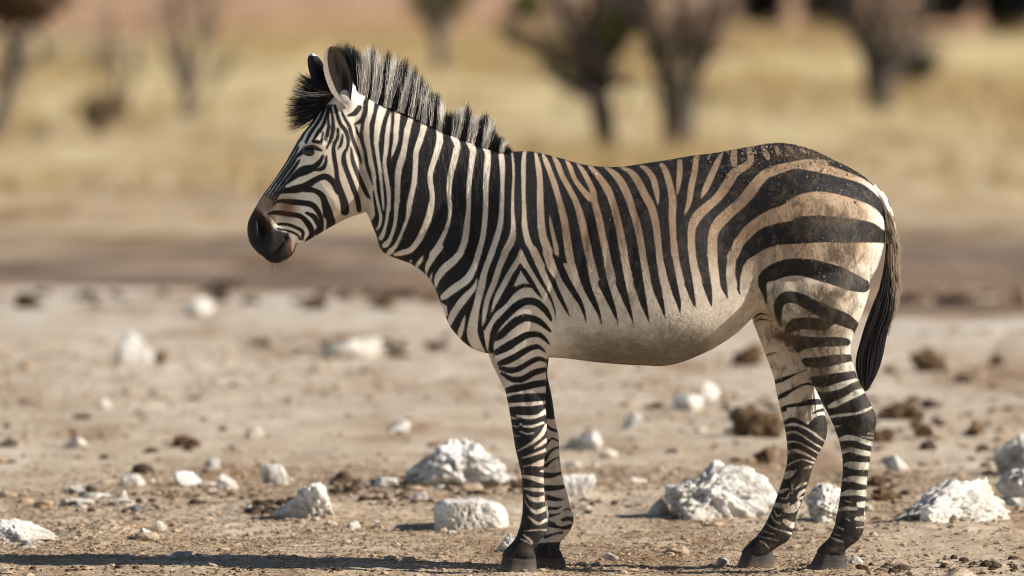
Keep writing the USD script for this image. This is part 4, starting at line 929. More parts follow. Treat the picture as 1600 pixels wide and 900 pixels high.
bw = smoothstep(300, 225, bq[:, 1]) * smoothstep(800, 1050, bq[:, 0]) * (0.15 + smoothstep(1100, 1200, bq[:, 0])) * (body_owner == 0) + 0.10 * (np.exp(-((bq[:, 0] - 1310) / 35) ** 2 - ((bq[:, 1] - 400) / 25) ** 2)) * (body_v[:, 1] < 0) + 0.02 * (smoothstep(1000, 1150, bq[:, 0]) * smoothstep(420, 260, bq[:, 1]))
idx = rng.choice(len(body_v), 2600, p=bw / bw.sum())
crumbs = [((iv * rng.uniform(0.6, 1.4, (1, 3)) * rng.gamma(2.0, 0.0005)) @ trimesh.transformations.random_rotation_matrix(rng.uniform(size=3))[:3, :3].T + body_v[q_] + normals[q_] * 0.0012, jf) for q_ in idx]
cr = put("mud_crumbs", join(crumbs), crumb_mat, zebra, smooth=False)
tag(cr, kind="stuff")


# ------------------------------------------------------------------ trees and shrubs of the background
bark_mat = mat("bark", {"g": ("geometry", {}), "n": ("noise_texture", {"scale": 12.0, "detail": 4.0}), "r": ("rgb_ramp", {"ramp": [(0.35, (.034, .025, .02)), (0.65, (.085, .063, .05))]}), "p": ("principled_bsdf", {"roughness": 0.9})}, [("g.position", "n.vector"), ("n.fac", "r.fac"), ("r.color", "p.base_color")])
grey_bark = mat("grey_bark", {"g": ("geometry", {}), "n": ("noise_texture", {"scale": 12.0, "detail": 4.0}), "r": ("rgb_ramp", {"ramp": [(0.35, (.06, .046, .04)), (0.65, (.125, .10, .085))]}), "p": ("principled_bsdf", {"roughness": 0.9})}, [("g.position", "n.vector"), ("n.fac", "r.fac"), ("r.color", "p.base_color")])

dark_bark = mat("dark_bark", {"g": ("geometry", {}), "n": ("noise_texture", {"scale": 12.0, "detail": 4.0}), "r": ("rgb_ramp", {"ramp": [(0.35, (.018, .013, .011)), (0.65, (.045, .034, .028))]}), "p": ("principled_bsdf", {"roughness": 0.9})}, [("g.position", "n.vector"), ("n.fac", "r.fac"), ("r.color", "p.base_color")])


def leaf_mat(name, dark, light):
    return mat(name, {"g": ("geometry", {}), "r": ("rgb_ramp", {"ramp": [(0.0, dark), (1.0, light)]}), "d": ("diffuse_bsdf", {}), "t": ("translucent_bsdf", {}), "m": ("mix_closure", {"fac": 0.25})},
               [("g.random_per_island", "r.fac"), ("r.color", "d.color"), ("r.color", "t.color"), ("d.BSDF", "m.closure1"), ("t.BSDF", "m.closure2")], "m.closure")


olive_leaf = leaf_mat("olive_leaf", (.08, .085, .025), (.24, .23, .07))
dark_leaf = leaf_mat("dark_leaf", (.008, .009, .009), (.03, .03, .024))
dry_leaf = leaf_mat("dry_leaf", (.12, .075, .04), (.26, .17, .09))


def ground_point(px, py):
    g = on_ground(px, py)
    for _ in range(3):
        z = float(ground_height(np.array([g[0]]), np.array([g[1]]))[0])
        dy = (EYE[2] - z) / (EYE[2]) * (on_ground(px, py)[1] - EYE[1])
        g = np.array([(px - 800) / FOCAL * dy, EYE[1] + dy, z])
    return g


def leaves(points, size, n_each, spread, r):
    p = np.repeat(np.asarray(points), n_each, 0) + r.normal(0, spread, (len(points) * n_each, 3))
    a, b = r.normal(size=(len(p), 3)), r.normal(size=(len(p), 3))
    a /= np.linalg.norm(a, axis=1, keepdims=True)
    b = np.cross(a, b)
    b /= np.linalg.norm(b, axis=1, keepdims=True)
    s = size * r.uniform(0.6, 1.3, (len(p), 1))
    v = np.stack([p - a * s, p + b * s * 0.45, p + a * s, p - b * s * 0.45], 1).reshape(-1, 3)
    i = np.arange(len(p))[:, None] * 4
    return v, np.vstack([i + [0, 1, 2], i + [0, 2, 3]])


def tree(name, label, base, limbs, bark, leaf, seed, category, group=None, twigs=9, leaf_each=3, leaf_size=0.03, leafy=None, reach=1.0, twig=None):
    r = np.random.default_rng(seed)
    g = ground_point(*base)
    unit = (g[1] - EYE[1]) / FOCAL
    t = tag(thing(name, g), label, category, group)
    stems, small, ends = [], [], []
    for limb in limbs:
        rw = curve(rows(limb), 4)
        p = at(rw[:, 0], rw[:, 1], g[1]) - g
        drift = r.normal(0, 0.25) * np.linspace(0, 1, len(p)) ** 1.3 * np.abs(p[:, 2]).max()
        p[:, 1] += drift
        if rw[0, 1] >= base[1] - 4:
            p[0, 2] = -0.05
        stems.append(tube(p, rw[:, 2] * unit / 2, 8))

        def grow(a, d, length, rad, depth):
            k = 5
            pts = [a]
            for _ in range(k):
                d = d + r.normal(0, 0.22, 3) + [0, 0, 0.05]
                d = d / np.linalg.norm(d)
                pts.append(pts[-1] + d * length / k)
            small.append(tube(np.array(pts), np.linspace(rad, rad * 0.35, k + 1), 4, cap=False))
            if depth:
                for _ in range(r.integers(3, 6)):
                    q = r.integers(1, k + 1)
                    nd = d + r.normal(0, 0.75, 3) + [0, 0, 0.25]
                    grow(pts[q], nd / np.linalg.norm(nd), length * r.uniform(0.45, 0.75), rad * 0.5, depth - 1)
            else:
                ends.extend(pts[2:])

        for _ in range(twigs):
            q = r.integers(len(p) // 3, len(p))
            d = r.normal(0, 1, 3) * [1, 1, 0.4] + [0, 0, 0.8]
            grow(p[q], d / np.linalg.norm(d), reach * r.uniform(0.25, 0.6), max(rw[q, 2] * unit * 0.18, 0.004), 2)
    put("trunk", join(stems), bark, t)
    if small:
        put("branches", join(small), twig or bark, t)
    if leaf is not None and ends:
        e = np.array(ends)
        if leafy is not None:
            q = seen(e + g)
            e = e[np.array([any(((x - a) / c) ** 2 + ((y - b) / d) ** 2 < 1 + 0.4 * r.normal() for a, b, c, d in leafy) for x, y in q])]
        if len(e):
            put("crown", leaves(e, leaf_size, leaf_each, 0.03, r), leaf, t, smooth=False)
    return t


tree("thorn_tree", "dark leaning tree forking widely behind the zebra's withers, sparse green tuft on its right", (944, 235), ["946,237,42 943,195,34 936,155,38 925,120,34 905,70,26 880,20,18 860,-60,8", "936,152,30 950,90,26 965,20,18 975,-70,9", "925,122,18 870,98,12 830,80,8 790,64,5", "930,140,18 915,60,15 930,-10,11 925,-90,6", "938,165,14 895,140,9 850,112,6", "945,110,14 985,50,9 1000,-20,6"],
     dark_bark, olive_leaf, 41, "tree", twigs=26, leaf_each=2, leaf_size=0.035, leafy=[(960, 45, 22, 26), (830, 5, 30, 16)], reach=0.7, twig=bark_mat)
tree("thorn_tree", "broad grey-brown tree of several upright stems behind the middle of the zebra's back", (1062, 236), ["1050,238,30 1046,180,22 1038,110,15 1025,40,10 1010,-60,6", "1074,238,28 1076,170,20 1084,100,13 1102,30,9 1122,-60,5", "1061,238,30 1062,150,18 1060,60,10 1065,-60,5", "1056,200,14 1030,120,10 1005,40,7 990,-40,4", "1066,180,14 1095,110,9 1120,50,6 1140,-20,4", "1072,150,14 1110,70,10 1140,0,6", "1045,120,12 1020,70,8 1000,20,5"],
     bark_mat, None, 42, "tree", twigs=20, reach=0.55)
tree("thorn_tree", "thick dark tree spreading above the zebra's rump at the right", (1375, 172), ["1370,174,36 1364,120,28 1350,60,18 1335,0,12 1325,-60,7", "1382,174,32 1386,110,22 1400,40,13 1420,-50,7", "1384,140,20 1415,90,12 1445,20,8 1460,-40,5", "1352,70,16 1320,30,10 1300,-20,6", "1376,174,36 1372,90,22 1370,0,14 1372,-60,8"],
     bark_mat, None, 43, "tree", twigs=22, reach=0.6)
tree("shrub", "twiggy grey shrub right beside the thick dark tree", (1425, 143), ["1425,144,10 1420,110,8 1410,60,5", "1428,144,10 1436,100,7 1445,50,4", "1432,144,8 1452,110,5 1460,70,3", "1420,144,8 1402,115,5 1398,80,3"], bark_mat, dark_leaf, 44, "shrub", twigs=12, leaf_each=4, leaf_size=0.045, leafy=[(1425, 122, 40, 24)], reach=0.5)
tree("thorn_tree", "slim olive-leaved tree above the zebra's mane", (690, 112), ["690,114,24 688,60,18 684,0,14 680,-50,8", "688,80,12 700,30,8 712,-30,5", "688,90,10 670,30,7 660,-30,4"], grey_bark, olive_leaf, 45, "tree", twigs=7, leaf_each=1, leaf_size=0.05, reach=0.9)
tree("sapling", "thin bare grey sapling left of the zebra's forelock", (292, 186), ["292,188,18 291,130,18 286,70,12 272,0,8 262,-50,5", "293,165,10 310,90,8 330,20,6 338,-40,4", "290,150,9 265,90,6 250,30,4", "296,186,8 345,120,5 385,70,3"], grey_bark, None, 46, "sapling", twigs=12, reach=0.9)
tree("sapling", "faint bare sapling between the left edge and the grey sapling", (188, 176), ["188,178,9 184,120,8 176,60,6 172,0,4", "192,178,8 205,120,6 212,60,4", "184,160,6 160,110,4 140,70,3"], grey_bark, None, 47, "sapling", twigs=10, reach=0.7)
tree("thorn_tree", "brown tree leaning in from the left edge of the picture", (-12, 222), ["-14,224,30 8,160,24 28,100,22 46,40,18 55,-40,14", "30,95,12 10,40,9 -5,-10,6", "44,45,12 90,10,8 120,-30,5"], grey_bark, dry_leaf, 48, "tree", twigs=14, leaf_each=3, leaf_size=0.05, leafy=[(30, 0, 70, 30)], reach=0.8)
tree("shrub", "small dry brown shrub low in the grass at the left", (152, 212), ["150,213,6 145,195,5 138,175,3", "153,213,6 158,190,4 166,172,3", "155,213,5 172,196,4 182,185,3"], grey_bark, dry_leaf, 49, "shrub", twigs=6, leaf_each=1, leaf_size=0.02, reach=0.3)
for k, (bx_, by_, ww, hh_, label) in enumerate(((1192, 42, 50, 90, "dark bush at the top edge right of the grey-brown tree"), (1290, 50, 62, 90, "dark bush at the top edge just left of the thick dark tree"), (1478, 36, 50, 60, "small dark bush at the top edge right of the thick dark tree"), (1570, 56, 90, 100, "big dark bush in the top right corner"))):
    r = np.random.default_rng(60 + k)
    g = ground_point(bx_, by_)
    unit = (g[1] - EYE[1]) / FOCAL
    t = tag(thing("bush", g), label, "bush", "dark bushes at the far edge of the grass")
    stems = []
    tips = []
    for _ in range(16):
        tip_ = np.array([r.normal(0, ww * 0.30), r.normal(0, ww * 0.3), hh_ * r.uniform(0.5, 1.0)]) * unit
        mid = tip_ * [0.4, 0.4, 0.5] + r.normal(0, 0.05, 3)
        stems.append(tube(curve(np.vstack([[0, 0, -0.1], mid, tip_]), 4), np.linspace(0.03, 0.01, 9), 5))
        tips += [tip_ * q_ for q_ in (0.35, 0.5, 0.65, 0.8, 0.9, 1.0)]
    put("stem", join(stems), bark_mat, t)
    put("crown", leaves(np.array(tips), 0.08, 24, 0.11, r), dark_leaf, t, smooth=False)

# ------------------------------------------------------------------ dry grass
straw_mat = mat("dry_grass", {"g": ("geometry", {}), "r": ("rgb_ramp", {"ramp": [(0.0, (.42, .31, .16)), (0.5, (.62, .48, .26)), (1.0, (.75, .62, .36))]}), "d": ("diffuse_bsdf", {}), "t": ("translucent_bsdf", {}), "m": ("mix_closure", {"fac": 0.3})}, [("g.random_per_island", "r.fac"), ("r.color", "d.color"), ("r.color", "t.color"), ("d.BSDF", "m.closure1"), ("t.BSDF", "m.closure2")], "m.closure")
r = np.random.default_rng(5)
n = 5200
gy_ = 34 + 66 * r.uniform(0, 1, n) ** 0.8
gx_ = r.uniform(-1, 1, n) * (gy_ + 30) * 0.062
dens = noise(np.stack([gx_ * 0.35, gy_ * 0.12, gy_ * 0], -1), 77)
keep = dens > r.uniform(0.25, 0.7, n)
gx_, gy_ = gx_[keep], gy_[keep]
gz_ = ground_height(gx_, gy_)
nb = 12
cx_ = np.repeat(np.stack([gx_, gy_, gz_ - 0.01], 1), nb, 0) + r.normal(0, 0.05, (len(gx_) * nb, 3)) * [1, 1, 0]
lean = r.normal(0, 0.09, (len(cx_), 3)) * [1, 1, 0] + np.stack([np.zeros(len(cx_)), np.zeros(len(cx_)), np.repeat(r.uniform(0.10, 0.30, len(gx_)), nb)], 1) * r.uniform(0.6, 1.2, (len(cx_), 1))
sidev = np.stack([r.normal(size=len(cx_)), r.normal(size=len(cx_)), np.zeros(len(cx_))], 1)
sidev *= 0.008 / np.linalg.norm(sidev, axis=1, keepdims=True)
v = np.stack([cx_ - sidev, cx_ + sidev, cx_ + lean], 1).reshape(-1, 3)
tag(put("dry_grass", (v, np.arange(len(v)).reshape(-1, 3)), straw_mat, smooth=False), "pale yellow dry grass covering the ground beyond the bare strip", "grass", kind="stuff")

# ------------------------------------------------------------------ stones
rock_mat = mat("limestone", {"g": ("geometry", {}), "oi": ("object_info", {}), "tc": ("texture_coordinate", {}), "n": ("noise_texture", {"scale": 7.0, "detail": 8.0, "roughness": 0.7}), "r": ("rgb_ramp", {"ramp": [(0.30, (.22, .20, .175)), (0.40, (.42, .385, .34)), (0.50, (.68, .65, .595)), (0.75, (.78, .755, .71))]}),
    "v": ("voronoi_texture", {"scale": 34.0, "feature": "f1", "randomness": 1.0}), "vr": ("rgb_ramp", {"ramp": [(0.0, (.45, .40, .34)), (0.14, (.9, .88, .85)), (0.3, (1, 1, 1))]}), "n2": ("noise_texture", {"scale": 60.0, "detail": 5.0, "roughness": 0.7}), "r2": ("rgb_ramp", {"ramp": [(0.3, (.55, .52, .48)), (0.5, (1, 1, 1)), (0.8, (1.08, 1.08, 1.08))]}),
    "a": ("mix_color", {"blend_type": "multiply", "fac": 0.55}), "b": ("mix_color", {"blend_type": "multiply", "fac": 0.75}), "ov": ("map_range", {"from_min": 0.0, "from_max": 1.0, "to_min": 0.86, "to_max": 1.14}), "os": ("map_range", {"from_min": 0.0, "from_max": 1.0, "to_min": 1.5, "to_max": 0.7}), "hs": ("hsv", {}), "sz": ("separate_xyz", {}), "soil": ("map_range", {"from_min": 0.05, "from_max": 0.0, "clamp": True}), "sm": ("math", {"math_type": "multiply"}), "c": ("mix_color", {"b": (.36, .27, .18)}),
    "bp": ("bump", {"strength": 0.9, "distance": 0.014}), "p": ("principled_bsdf", {"roughness": 0.9, "specular_ior_level": 0.2})},
    [("g.position", "n.vector"), ("n.fac", "r.fac"), ("g.position", "v.vector"), ("v.distance", "vr.fac"), ("g.position", "n2.vector"), ("n2.fac", "r2.fac"), ("r.color", "a.a"), ("vr.color", "a.b"), ("a.result", "b.a"), ("r2.color", "b.b"), ("g.position", "sz.vector"), ("sz.z", "soil.value"), ("soil.result", "sm.value1"), ("n.fac", "sm.value2"), ("sm.value", "c.fac"), ("oi.random", "ov.value"), ("oi.random", "os.value"), ("ov.result", "hs.value"), ("os.result", "hs.saturation"), ("b.result", "hs.color"), ("hs.color", "c.a"), ("c.result", "p.base_color"), ("n2.fac", "bp.height"), ("bp.normal", "p.normal")])
dark_rock = mat("dark_stone", {"g": ("geometry", {}), "n": ("noise_texture", {"scale": 30.0, "detail": 5.0}), "r": ("rgb_ramp", {"ramp": [(0.3, (.06, .06, .065)), (0.7, (.15, .145, .15))]}), "p": ("principled_bsdf", {"roughness": 0.85})}, [("g.position", "n.vector"), ("n.fac", "r.fac"), ("r.color", "p.base_color")])
dung_mat = mat("dry_dung", {"g": ("geometry", {}), "n": ("noise_texture", {"scale": 26.0, "detail": 6.0, "roughness": 0.7}), "r": ("rgb_ramp", {"ramp": [(0.3, (.035, .022, .013)), (0.5, (.13, .08, .042)), (0.72, (.27, .18, .10))]}), "bp": ("bump", {"strength": 1.0, "distance": 0.02}), "p": ("principled_bsdf", {"roughness": 0.95, "specular_ior_level": 0.15})}, [("g.position", "n.vector"), ("n.fac", "r.fac"), ("r.color", "p.base_color"), ("n.fac", "bp.height"), ("bp.normal", "p.normal")])


def chunk(seed, sub, facets, rough, pits, boxy, shape):
    """An angular stone about one unit across, its foot flat."""
    r = np.random.default_rng(seed)
    s = trimesh.creation.icosphere(sub, 1.0)
    d = np.array(s.vertices)
    nrm = r.normal(size=(facets, 3))
    nrm /= np.linalg.norm(nrm, axis=1, keepdims=True)
    hgt = r.uniform(0.62, 1.0, facets)
    if boxy:
        nrm, hgt = np.vstack([nrm, np.eye(3), -np.eye(3)]), np.r_[hgt * 0 + r.uniform(0.85, 1.15, facets), [0.95, 0.8, 0.62, 0.95, 0.8, 0.62]]
    q = np.maximum(d @ nrm.T, 1e-3) / hgt
    p_ = 18.0
    rad = 1.0 / (np.sum(q**p_, 1) ** (1 / p_))
    rad = np.minimum(rad, 1.5)
    off = r.uniform(0, 50, 3)
    rad *= 1 + rough * (fbm(d * shape * 3.4 + off, 5, seed % 97) - 0.5) + rough * 0.35 * (fbm(d * shape * 12 + off, 3, seed % 89) - 0.5)
    if pits:
        hole = smoothstep(0.60, 0.80, noise(d * shape * 9 + off, 3)) + 0.5 * smoothstep(0.62, 0.8, noise(d * shape * 21 + off, 4))
        rad *= 1 - pits * hole
    return d * rad[:, None], np.array(s.faces)


def stone(name, label, category, group, x0, x1, top, foot, seed, sub=4, rough=0.35, pits=0.10, boxy=False, profile=None, material=None, depth=0.75, facets=11, sink=0.30):
    xc = (x0 + x1) / 2
    g = ground_point(xc, foot)
    unit = (g[1] - EYE[1]) / FOCAL
    W_, H_ = (x1 - x0) * unit, (foot - top) * unit
    v, f = chunk(seed, sub, facets, rough, pits, boxy, np.array([1.0, depth, max(1.25 * H_ / W_, 0.35)]))
    lo, hi = v.min(0), v.max(0)
    v = (v - (lo + hi) / 2) / (hi - lo)
    D_ = W_ * depth
    v = v * [W_, D_, 1.0]
    z = (v[:, 2] + 0.5)
    z = (z - sink) / (1 - sink)
    if profile:
        pu, pv = np.array([[float(b) for b in a.split(",")] for a in profile.split()]).T
        z = np.where(z > 0, z * np.interp(v[:, 0] / W_ + 0.5, pu, pv), z)
    v[:, 2] = np.where(z > 0, z * H_, z * 0.4 * H_)
    g = g + [0, D_ * 0.42, 0]
    g[2] = float(ground_height(np.array([g[0]]), np.array([g[1] - D_ * 0.5]))[0]) - 0.006
    o = put(name, (v + g, f), material or rock_mat)
    tag(o, label, category, group)
    return o


WHITE = "white limestone rocks lying on the bare ground"
ROCKS = [  # left, right, top, foot, options, label
    (676, 797, 774, 824, dict(boxy=True, rough=0.16, pits=0.03, profile="0,.75 .15,.95 .6,1 .85,.9 1,.6", sub=5), "flat-topped white limestone block just left of the zebra's front hooves"),
    (630, 800, 682, 762, dict(rough=0.7, pits=0.20, profile="0,.55 .2,.85 .42,1 .62,.95 .8,.72 1,.4", sub=5), "big pitted white boulder behind the flat-topped block"),
    (422, 527, 740, 802, dict(rough=0.45, pits=0.12, profile="0,.3 .25,.6 .5,.95 .7,1 .88,.8 1,.3", sub=5), "pointed white rock on the ground below the zebra's neck"),
    (1036, 1228, 708, 799, dict(rough=0.75, pits=0.18, profile="0,.6 .15,.72 .3,.78 .42,1 .6,.95 .75,.9 .9,.85 1,.6", sub=5), "largest pitted limestone boulder, left of the far hind leg"),
    (1128, 1178, 784, 804, dict(rough=0.3), "small white stone leaning at the foot of the largest boulder"),
    (1007, 1048, 772, 802, dict(rough=0.3, pits=0.05), "rounded pale stone left of the largest boulder"),
    (1256, 1356, 738, 816, dict(rough=0.45, pits=0.16, profile="0,.6 .3,.85 .6,1 1,.9", sub=5), "pitted white rock seen between the zebra's hind legs"),
    (1396, 1594, 730, 812, dict(rough=0.85, pits=0.18, profile="0,.35 .2,.6 .4,.8 .65,.9 .85,1 1,.7", sub=5), "long jagged white boulder at the right below the tail"),
    (1438, 1494, 790, 818, dict(rough=0.4), "small white chunk in front of the long jagged boulder"),
    (1553, 1640, 668, 745, dict(rough=0.4, profile="0,.6 .5,1 1,.8", sub=5), "upper grey-white boulder at the right edge of the picture"),
    (1558, 1660, 716, 786, dict(rough=0.45, pits=0.14, profile="0,.6 .4,.9 1,1", sub=5), "lower rough white boulder at the right edge of the picture"),
    (-40, 92, 804, 845, dict(rough=0.35, pits=0.08, profile="0,.8 .3,1 .6,.8 .85,.5 1,.2", sub=5), "sloping grey-white slab at the lower left edge"),
    (774, 822, 834, 866, dict(rough=0.3, pits=0.05), "pale stone half hidden behind the nearest front hoof"),
    (177, 241, 514, 569, dict(rough=0.3, pits=0.0, profile="0,.9 .35,1 .7,.75 1,.3"), "blurred white rock alone on the pale ground at the left"),
    (287, 333, 463, 494, dict(rough=0.3, pits=0.0), "far small white rock below the zebra's muzzle at the left"),
    (500, 596, 524, 559, dict(rough=0.3, pits=0.0), "broad low white rock on the pale ground below the zebra's throat"),
    (971, 1011, 640, 671, dict(rough=0.3, pits=0.0, profile="0,.5 .5,1 1,.6"), "blurred pointed white stone under the zebra's belly"),
    (1051, 1099, 612, 641, dict(rough=0.3, pits=0.0), "left one of the two white stones side by side under the flank"),
    (1093, 1125, 594, 627, dict(rough=0.3, pits=0.0), "right one of the two white stones side by side under the flank"),
    (1377, 1430, 708, 737, dict(rough=0.3, pits=0.0, profile="0,.9 .4,1 .7,.6 1,.2"), "tapering white stone on the ground behind the hind hocks"),
    (878, 942, 668, 702, dict(rough=0.35, pits=0.05), "rough white stone right behind the zebra's front knees"),
    (876, 932, 738, 777, dict(rough=0.35, pits=0.05), "pair-topped white rock right of the front cannons"),
    (937, 968, 699, 717, dict(rough=0.3), "small white stone midway under the belly"),
    (604, 641, 654, 674, dict(rough=0.3), "small blurred white stone above the big pitted boulder"),
    (403, 450, 724, 759, dict(rough=0.3, pits=0.05), "round white stone left of and behind the pointed rock"),
    (340, 372, 738, 766, dict(rough=0.3), "white stone third from the left in the loose row at left"),
    (270, 314, 734, 759, dict(rough=0.3), "grey-white stone second in the loose row at left"),
    (184, 228, 738, 760, dict(rough=0.3, pits=0.03), "low white stone first in the loose row at left"),
    (318, 344, 713, 736, dict(rough=0.3), "small white stone behind the loose row at left"),
    (179, 203, 761, 785, dict(rough=0.25, pits=0.0, profile="0,.4 .5,1 1,.5"), "tiny pyramid-shaped white stone at the left"),
    (90, 147, 769, 785, dict(rough=0.3), "flat white slab at the left above the sloping grey slab"),
    (99, 136, 676, 696, dict(rough=0.3), "blurred flat white stone near the left edge"),
    (149, 174, 620, 638, dict(rough=0.3), "tiny round white stone far out at the left"),
    (381, 410, 664, 684, dict(rough=0.3), "lone pale stone in the sand far below the muzzle"),
    (213, 256, 824, 847, dict(rough=0.3, pits=0.04), "flat pale stone in the straw litter at the lower left"),
    (242, 260, 811, 829, dict(rough=0.3), "pebble-sized brownish stone beside the flat pale stone"),
    (578, 622, 743, 762, dict(rough=0.35), "small pale stone between the pointed rock and the big pitted boulder"),
    (640, 668, 762, 782, dict(rough=0.35), "small stone just above the flat-topped block"),
    (540, 566, 812, 828, dict(rough=0.35), "low pale stone right of the pointed rock"),
    (938, 966, 860, 876, dict(rough=0.35), "small grey stone on the litter right of the front hooves"),
    (1395, 1440, 795, 815, dict(rough=0.35), "small pale stone left of the long jagged boulder"),
    (985, 1012, 742, 756, dict(rough=0.3), "small flat white stone left above the largest boulder"),
    (265, 300, 858, 874, dict(rough=0.3), "pale pebble close to the shadow at the lower left"),
    (1325, 1350, 865, 882, dict(rough=0.35), "pale pebble right of the nearest hind hoof"),
    (1120, 1142, 868, 884, dict(rough=0.35), "pale pebble left of the far hind hoof"),
]
for k, (x0, x1, top, foot, opt, label) in enumerate(ROCKS):
    stone("rock" if x1 - x0 > 60 else "stone", label, "rock" if x1 - x0 > 60 else "stone", WHITE, x0, x1, top, foot, 300 + k * 7, **{"sub": 4 if x1 - x0 > 30 else 3, **opt})
for k, (x0, x1, top, foot, label) in enumerate(((120, 150, 758, 773, "small dark bluish stone above the white slab at the left"), (188, 218, 786, 802, "dark flat stone below the tiny pyramid-shaped stone"), (385, 412, 788, 800, "added dark stone standing in for the shade left of the pointed rock"), (590, 610, 752, 764, "dark stone left of the big pitted boulder"))):  # the third stone is added where only shade lies
    stone("stone", label, "stone", "dark stones among the white ones", x0, x1, top, foot, 800 + k, 3, material=dark_rock)
DUNG = [
    (20, 70, 454, 482, "dark brown dung heap at the far left edge of the bare ground"), (468, 512, 460, 484, "dark brown clod far below the zebra's muzzle"), (585, 620, 464, 484, "brown clod below the zebra's chest on the far bare ground"), (1143, 1198, 534, 572, "dark brown dung pile in front of the far hind thigh"),
    (1423, 1488, 542, 582, "round brown dung pile right of the tail tuft"), (1138, 1226, 634, 684, "large brown dung heap left of the far hock"), (1368, 1452, 626, 657, "wide low dung heap right of the near hock"), (1362, 1402, 668, 692, "small dark clod below the wide low dung heap"),
    (1424, 1462, 658, 684, "brown clod right of the small dark clod"), (1507, 1546, 653, 682, "brown clod near the right edge above the boulders"), (1173, 1212, 694, 724, "brown clod behind the top of the largest boulder"), (1352, 1388, 738, 760, "dark clod just right of the near hind cannon"),
    (1360, 1406, 756, 784, "orange-brown dung lump below the dark clod"), (1545, 1574, 548, 572, "faint brown clod far out at the right edge"), (262, 314, 676, 699, "flat brown dung patch in the sand at the left"), (236, 262, 548, 568, "brown clod touching the lone blurred white rock"),
    (1582, 1606, 448, 478, "dark heap at the right edge of the far bare ground"), (600, 640, 545, 560, "brown clod right of the broad low white rock"),
]
for k, (x0, x1, top, foot, label) in enumerate(DUNG):
    stone("dung_heap", label, "dung", "brown dung heaps and clods scattered on the ground", x0, x1, top, foot, 900 + k * 3, 4, rough=1.1, pits=0.2, material=dung_mat, facets=16, sink=0.3)

# ------------------------------------------------------------------ litter of the ground near the animal
grit_mat = mat("gravel", {"g": ("geometry", {}), "r": ("rgb_ramp", {"ramp": [(0.0, (.34, .25, .17)), (0.3, (.46, .37, .27)), (0.5, (.58, .50, .40)), (0.75, (.76, .72, .64)), (1.0, (.84, .81, .75))]}), "n": ("noise_texture", {"scale": 120.0, "detail": 3.0}), "m": ("rgb_ramp", {"ramp": [(0.3, (.7, .7, .7)), (0.7, (1.1, 1.1, 1.1))]}), "x": ("mix_color", {"blend_type": "multiply", "fac": 0.7}), "p": ("principled_bsdf", {"roughness": 0.95, "specular_ior_level": 0.15})},
    [("g.random_per_island", "r.fac"), ("g.position", "n.vector"), ("n.fac", "m.fac"), ("r.color", "x.a"), ("m.color", "x.b"), ("x.result", "p.base_color")])
r = np.random.default_rng(17)


def scatter(n, y0, y1, power=1.0):
    y = y0 + (y1 - y0) * r.uniform(0, 1, n) ** power
    x = r.uniform(-1, 1, n) * (y + 30) * 0.058
    patch = noise(np.stack([x * 1.1, y * 0.7, 0 * x], -1), 41)
    ok = patch > r.uniform(0.05, 0.85, n)
    return x[ok], y[ok]


def pebbles(n, y0, y1, size, power, lift=0.3):
    x, y = scatter(n, y0, y1, power)
    z = ground_height(x, y)
    base_v, base_f = np.array(ico0.vertices), np.array(ico0.faces)
    s = np.minimum(size * r.gamma(2.2, 0.5, len(x)), size * 5)
    v = base_v[None] * (s[:, None] * r.uniform(0.6, 1.3, (len(x), 3)) * [1.1, 1, 0.5])[:, None] * r.uniform(0.75, 1.2, (len(x), len(base_v), 1))
    a = r.uniform(0, 2 * np.pi, len(x))
    ca, sa = np.cos(a)[:, None], np.sin(a)[:, None]
    v = np.stack([v[..., 0] * ca - v[..., 1] * sa, v[..., 0] * sa + v[..., 1] * ca, v[..., 2]], -1) + np.stack([x, y, z + s * lift], -1)[:, None]
    f = base_f[None] + (np.arange(len(x)) * len(base_v))[:, None, None]
    return v.reshape(-1, 3), f.reshape(-1, 3)


ico0 = trimesh.creation.icosphere(0, 1.0)
tag(put("gravel", pebbles(17000, -0.9, 5.0, 0.0042, 0.9, 0.2), grit_mat, smooth=False), "fine mixed gravel strewn over the trampled ground", "gravel", kind="stuff")
ico0 = trimesh.creation.icosphere(1, 1.0)
tag(put("gravel", pebbles(4600, -0.6, 16.0, 0.0088, 0.75, 0.2), grit_mat, smooth=False), "coarser pale pebbles strewn among the white stones", "gravel", kind="stuff")
x, y = scatter(60000, -0.9, 5.0)
patch = noise(np.stack([x * 2.2, y * 1.1, 0 * x], -1), 91)
ok = patch > r.uniform(0.1, 0.6, len(x))
x, y = x[ok], y[ok]
n = len(x)
a, l = r.uniform(0, np.pi, n), r.uniform(0.005, 0.024, n)
d = np.stack([np.cos(a), np.sin(a), r.normal(0, 0.25, n)], 1) * l[:, None]
s_ = np.stack([-np.sin(a), np.cos(a), np.zeros(n)], 1) * 0.0013
c = np.stack([x, y, ground_height(x, y) + 0.003], 1)
up = np.array([0, 0, 0.0018])
v = np.stack([c - d / 2 - s_, c - d / 2 + s_, c - d / 2 + up, c + d / 2 - s_, c + d / 2 + s_, c + d / 2 + up], 1).reshape(-1, 3)
i = np.arange(n)[:, None] * 6
litter_mat = mat("straw_litter", {"g": ("geometry", {}), "r": ("rgb_ramp", {"ramp": [(0.0, (.20, .13, .07)), (0.25, (.40, .28, .15)), (0.7, (.56, .42, .25)), (1.0, (.72, .60, .42))]}), "p": ("principled_bsdf", {"roughness": 0.8})}, [("g.random_per_island", "r.fac"), ("r.color", "p.base_color")])
tag(put("straw_litter", (v, np.vstack([i + q_ for q_ in ([0, 3, 1], [1, 3, 4], [1, 4, 2], [2, 4, 5], [2, 5, 0], [0, 5, 3])])), litter_mat, smooth=False), "bits of brown straw and dung fibre littering the near ground", "litter", kind="stuff")


